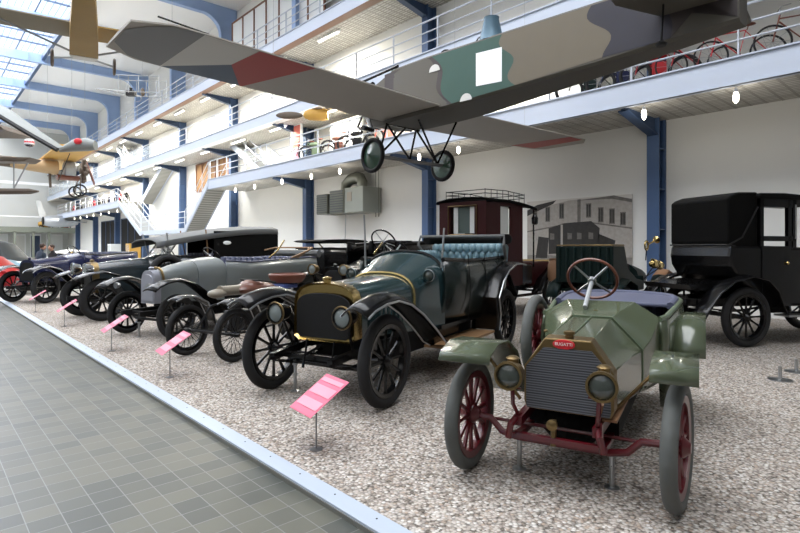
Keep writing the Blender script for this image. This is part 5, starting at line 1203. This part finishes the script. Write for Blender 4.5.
MB().tube([(-0.9, 1.9, 0), (-0.92, 1.95, -1.4)], 0.02, 6).build('drain_pipe', 'steel', U)
for yy in (-0.15, 0.1): MB().tube([(-0.3, yy, -0.2), (-0.3, yy, 1.9)], 0.02, 6).build('pipe', 'duct', U)

# black and white photo mural: an old car before a long house
MU = thing('photo_mural', 'large black and white photograph of an old car before a house, on the wall', 'mural', (13.97, 6.3, 0.75))
def mu(poly, m, name='print', lay=0, par=None):
    """poly in (distance from the mural's left edge, height) metres, 3.25 wide"""
    MB().prism(poly, lambda a, b: (-0.005-0.0015*lay, 3.25-a, b), (0.001, 0, 0)).build(name, m, par or MU, smooth=False)
MB().box((-0.005, 0, 0), (0.025, 3.25, 2.22)).build('panel', 'ph_sky', MU, smooth=False)
mu([(0, 0), (3.25, 0), (3.25, 0.55), (0, 0.6)], 'ph_ground', 'printed_ground', 1)
mu([(0, 0.58), (1.75, 0.6), (1.75, 2.18), (1.4, 2.17), (0, 1.93)], 'ph_light', 'printed_house', 1)
mu([(1.75, 0.6), (3.25, 0.55), (3.25, 2.1), (2.75, 2.2), (1.75, 2.18)], 'ph_light', 'printed_house', 1)
mu([(0, 1.78), (0, 1.95), (0.35, 2.1), (1.0, 2.2), (0.9, 2.1)], 'ph_dark', 'printed_roof', 2)
mu([(1.7, 2.15), (2.75, 2.22), (3.25, 2.08), (3.25, 2.0), (2.7, 2.13)], 'ph_mid', 'printed_roof', 2)
mu([(0, 1.28), (1.6, 1.5), (1.6, 1.54), (0, 1.32)], 'ph_mid', 'printed_cornice', 2)
mu([(2.0, 1.5), (3.25, 1.3), (3.25, 1.34), (2.0, 1.54)], 'ph_mid', 'printed_cornice', 2)
mu([(1.68, 0.7), (1.78, 0.7), (1.78, 2.18), (1.68, 2.18)], 'ph_mid', 'printed_corner', 2)
for (x, z, h) in ((0.28, 1.5, 0.4), (0.72, 1.58, 0.45), (1.18, 1.65, 0.45), (2.02, 1.65, 0.4), (2.38, 1.5, 0.42), (2.7, 1.45, 0.42), (3.0, 1.4, 0.36)):
    mu([(x-0.08, z), (x+0.08, z), (x+0.08, z+h), (x-0.08, z+h)], 'ph_mid', 'printed_window', 2)
    mu([(x-0.055, z+0.03), (x-0.01, z+0.03), (x-0.01, z+h-0.03), (x-0.055, z+h-0.03)], 'ph_dark', 'printed_pane', 3)
    mu([(x+0.01, z+0.03), (x+0.055, z+0.03), (x+0.055, z+h-0.03), (x+0.01, z+h-0.03)], 'ph_dark', 'printed_pane', 3)
mu([(0.75, 1.38), (1.25, 1.52), (2.1, 1.55), (2.35, 1.35), (2.3, 0.7), (0.75, 0.62)], 'ph_dark', 'printed_carriage', 3)
mu([(1.15, 0.7), (1.22, 0.7), (1.22, 1.48), (1.15, 1.48)], 'ph_light', 'printed_post', 4)
for x in (0.88, 1.45, 1.75, 2.1): mu([(x-0.08, 1.05), (x+0.06, 1.05), (x+0.06, 1.22), (x-0.08, 1.24)], 'ph_mid', 'printed_figure', 4)
mu([(2.3, 0.75), (2.75, 0.8), (2.8, 1.0), (2.3, 1.2)], 'ph_dark', 'printed_bonnet', 3)
mu([(0.3, 0.5), (0.7, 0.5), (0.75, 1.1), (0.4, 1.15)], 'ph_dark', 'printed_figure', 3)
for (x, rr) in ((0.75, 0.26), (1.3, 0.24), (2.3, 0.3)):
    MB().torus((-0.012, 3.25-x, 0.5), (1, 0, 0), rr, 0.03, 28, 6).build('printed_wheel', 'ph_mid', MU).scale = (0.05, 1, 1)

# bicycles on the galleries
def bicycle(loc, rz, frame, label, grp='bicycles on the lowest gallery', motor=False):
    t = thing('bicycle' if not motor else 'motorcycle', label, 'bicycle' if not motor else 'motorcycle', loc, rz, grp)
    for x in (-0.52, 0.52):
        w = MB().torus((x, 0, 0.34), (0, 1, 0), 0.32, 0.02 if not motor else 0.045, 28, 6).build('wheel', 'tyre', t)
        m = MB()
        for k in range(10):
            a = 2*PI*k/10; m.tube([(x, 0, 0.34), (x+0.31*math.cos(a), 0, 0.34+0.31*math.sin(a))], 0.004, 3)
        m.build('spokes', 'steel', w)
    f = MB().tube([(0.52, 0, 0.34), (0.4, 0, 0.85)], 0.016, 6).tube([(0.42, 0, 0.78), (-0.12, 0, 0.82), (0.0, 0, 0.32), (0.41, 0, 0.72)], 0.016, 6).tube([(-0.52, 0, 0.34), (-0.12, 0, 0.8), (0.0, 0, 0.32), (-0.52, 0, 0.34)], 0.012, 6)
    if motor: f.ball((0.1, 0, 0.72), (0.26, 0.1, 0.1), 10, 6).cbox((0.02, 0, 0.42), (0.3, 0.2, 0.28))
    f.build('frame', frame, t)
    MB().tube([(-0.14, 0, 0.82), (-0.17, 0, 0.92)], 0.012, 6).ball((-0.18, 0, 0.94), (0.13, 0.07, 0.035), 10, 6).build('saddle', 'darkleather', t)
    MB().tube([(0.3, -0.26, 0.95), (0.4, -0.1, 0.98), (0.4, 0.1, 0.98), (0.3, 0.26, 0.95)], 0.012, 6).tube([(0.4, 0, 0.85), (0.4, 0, 0.98)], 0.013, 6).build('handlebar', 'steel', t)
    return t
GZ = 5.25
bl = [(2.4, 'darkleather', 'slim brown bicycle with high saddle at the right end of the lowest gallery', 0), (3.5, 'badge', 'red bicycle with large wheel leaning right of the aeroplane tail', 0), (4.3, 'carred', 'second red bicycle, just left of the large-wheeled red one', 0),
      (5.1, 'carred', 'red and white motorcycle behind the gallery railing', 1), (5.95, 'navy', 'dark blue motorcycle beneath the aeroplane tail', 1), (6.8, 'darkgreen', 'dark green motorcycle, leftmost beneath the aeroplane fuselage', 1),
      (14.6, 'poster', 'orange-red motorcycle seen between the aeroplane wheel struts', 1), (16.4, 'black', 'black motorcycle just left of the hanging aeroplane wheel', 1), (17.6, 'darkleather', 'reddish brown motorcycle left of the black one', 1), (19.3, 'greendark', 'green motorcycle next to the red display panel', 1), (20.0, 'black', 'dark bicycle nearest the red display panel', 0)]
for y, c, lab, mo in bl: bicycle((12.72, y, GZ), R(122+random.uniform(-4, 4)), c, lab, 'cycles on the near lowest gallery', bool(mo))
for k in range(12):
    bicycle((12.75, 47.0+k*1.75, GZ), R(60+(k*37 % 20)), ['black', 'badge', 'white', 'navy', 'iron'][k % 5], 'small motorcycle on the far part of the lowest gallery', 'motorcycles on the far lowest gallery', True)
t = thing('poster_stand', 'orange-red display panel on the lowest gallery beside the blue column', 'panel', (13.0, 20.9, GZ))
MB().box((-0.04, 0, 0), (0.04, 0.9, 2.0)).build('board', 'white', t, smooth=False)
MB().box((-0.05, 0.1, 0.9), (-0.041, 0.8, 1.9)).build('picture', 'poster', t, smooth=False)
MB().box((-0.05, 0.2, 0.1), (-0.041, 0.7, 0.8)).build('text_block', 'palepink', t, smooth=False)
for y, m_, lab in ((7.2, 'white', 'tall white display board behind the near gallery bicycles'), (17.0, 'opal', 'pale display board behind the motorcycles of the lowest gallery')):
    t = thing('display_board', lab, 'panel', (13.4, y, GZ)); MB().box((-0.04, 0, 0), (0.04, 2.2, 1.7)).build('board', m_, t, smooth=False)
# engine with dark propeller on the middle of the gallery
t = thing('aero_engine', 'yellow-nosed engine with one dark propeller blade above the gallery railing', 'engine', (11.5, 18.6, 6.9), R(-42))
MB().lathe([(0.02, 0), (0.15, 0.08), (0.22, 0.25), (0.24, 0.8), (0.2, 1.0)], (0.1, 0, 0), (1, 0, 0), 16).build('cowling', 'yellowlight', t)
MB().ball((-0.45, 0, -0.02), (0.55, 0.05, 0.15), 16, 8).build('propeller', 'brownfab', t)
MB().tube([(0.6, 0, 0.2), (0.6, 0.4, 0.25)], 0.03, 6).tube([(0.6, 0, 0), (0.6, 0.0, 0.76)], 0.03, 6).build('bracket', 'iron', t)

# two visitors in the cross aisle
def person(loc, rz, hgt, top, legs, label, bend=0.0):
    t = thing('person', label, 'person', loc, rz)
    k = hgt/1.75
    V_ = [(0, 0, 0.95), (0, 0, 1.15), (0.02+bend*0.3, 0, 1.38), (0.03+bend*0.6, 0, 1.50), (0.05+bend*0.8, 0, 1.60),
          (0.02+bend*0.3, 0.19, 1.40), (0.04, 0.25, 1.12), (0.16+bend, 0.22, 0.92), (0.02+bend*0.3, -0.19, 1.40), (0.04, -0.25, 1.12), (0.16+bend, -0.2, 0.9),
          (0, 0.10, 0.88), (0.02, 0.11, 0.48), (-0.02, 0.11, 0.08), (0.13, 0.13, 0.03), (0, -0.10, 0.88), (0.02, -0.11, 0.48), (-0.02, -0.11, 0.08), (0.13, -0.13, 0.03)]
    E_ = [(0, 1), (1, 2), (2, 3), (3, 4), (2, 5), (5, 6), (6, 7), (2, 8), (8, 9), (9, 10), (0, 11), (11, 12), (12, 13), (13, 14), (0, 15), (15, 16), (16, 17), (17, 18)]
    rad = [0.15, 0.155, 0.16, 0.06, 0.055, 0.075, 0.05, 0.035, 0.075, 0.05, 0.035, 0.095, 0.065, 0.045, 0.04, 0.095, 0.065, 0.045, 0.04]
    me = bpy.data.meshes.new('body'); me.from_pydata([tuple(c*k for c in v) for v in V_], E_, [])
    o = bpy.data.objects.new('body', me); C.objects.link(o); o.parent = t; me.materials.append(M[top])
    sk_ = o.modifiers.new('skin', 'SKIN'); sk_.use_smooth_shade = True
    for i, q in enumerate(rad): me.skin_vertices[0].data[i].radius = (q*k, q*k*(1.25 if i in (0, 1, 2) else 1))
    me.skin_vertices[0].data[0].use_root = True
    o.modifiers.new('sub', 'SUBSURF').render_levels = 1
    hx = (0.07+bend)*k
    hd = MB().ball((hx, 0, 1.66*k), (0.095*k, 0.078*k, 0.12*k), 16, 12).ball((hx+0.1*k, 0, 1.645*k), (0.022*k, 0.014*k, 0.025*k), 8, 6)
    for s in (-1, 1): hd.ball((hx, s*0.08*k, 1.655*k), (0.02*k, 0.012*k, 0.032*k), 8, 6)
    hdo = hd.build('head', 'skin', t)
    ey = MB()
    for s in (-1, 1): ey.ball((hx+0.085*k, s*0.03*k, 1.67*k), 0.011*k, 8, 6)
    ey.build('eyes', 'hole', hdo); MB().ball((hx+0.088*k, 0, 1.605*k), (0.01*k, 0.026*k, 0.006*k), 8, 5).build('mouth', 'darkleather', hdo)
    MB().ball((hx-0.02*k, 0, 1.695*k), (0.1*k, 0.088*k, 0.1*k), 16, 10).build('hair', 'hair', hdo)
    lg = MB()
    for s in (-1, 1): lg.tube([(0, s*0.10*k, 0.92*k), (0.02*k, s*0.11*k, 0.48*k), (-0.02*k, s*0.11*k, 0.08*k)], [0.115*k, 0.085*k, 0.07*k], 12)
    lg.build('trousers', legs, t)
    for s in (-1, 1):
        hxx, hy, hz = (0.16+bend)*k, s*0.21*k, 0.89*k
        h = MB().ball((hxx+0.02, hy, hz-0.03), (0.025, 0.04, 0.05), 8, 6)
        for f in range(4): h.tube([(hxx+0.03, hy-0.03+f*0.02, hz-0.06), (hxx+0.045, hy-0.03+f*0.02, hz-0.1), (hxx+0.035, hy-0.03+f*0.02, hz-0.125-0.01*(f in (1, 2)))], 0.009, 5)
        h.tube([(hxx+0.03, hy-s*0.035, hz-0.02), (hxx+0.06, hy-s*0.05, hz-0.06)], 0.01, 5)
        h.build('hand', 'skin', t)
        MB().ball((0.06*k, s*0.12*k, 0.04), (0.14, 0.05, 0.045), 10, 6).build('shoe', 'black', t)
    return t
person((3.27, 22.45, -0.04), R(20), 1.72, 'jacket', 'trousers', 'person in a dark blue jacket standing with back turned behind the navy car', 0.05)
person((3.75, 22.75, -0.04), R(200), 1.68, 'jacket2', 'trousers', 'person in black facing the one in the dark blue jacket', 0.03)

# things on and under the far balcony
for k, (x, z, m_, lab) in enumerate(((4.2, 3.75, 'badge', 'tiny red vehicle on the far balcony'), (5.9, 3.75, 'yellowlight', 'tiny yellow vehicle on the far balcony'), (11.2, 3.75, 'yellowlight', 'small yellow engine at the right of the far balcony'), (13.0, 3.75, 'poster', 'orange cabinet on the far balcony by the gallery'))):
    t = thing('display_vehicle', lab, 'exhibit', (x, 73.0, z))
    MB().loft([[(xx, 0.5*math.cos(a)*kk, 0.55+0.4*kk*math.sin(a)) for a in [2*PI*i/12 for i in range(12)]] for xx, kk in ((-0.7, 0.5), (-0.3, 0.9), (0.4, 1.0), (0.8, 0.5))]).build('body', m_, t)
    for s in (-0.45, 0.45): MB().torus((s, -0.45, 0.22), (0, 1, 0), 0.18, 0.05, 18, 6).build('wheel', 'tyre', t)
for k, (x, y, m_, lab) in enumerate(((12.7, 31.5, 'bluecloth', 'blue display cabinet below the stair landing'), (12.6, 50.0, 'opal', 'white display cabinet under the far gallery'), (12.4, 44.0, 'yellowlight', 'yellow machine under the far gallery'))):
    t = thing('display_cabinet', lab, 'cabinet', (x, y, -0.01))
    MB().box((-0.4, -0.5, 0), (0.4, 0.5, 1.9)).build('case', m_, t, smooth=False, bevel=0.02)
    MB().box((-0.42, -0.42, 0.9), (-0.4, 0.42, 1.8)).build('pane', 'paneglass', t, smooth=False)
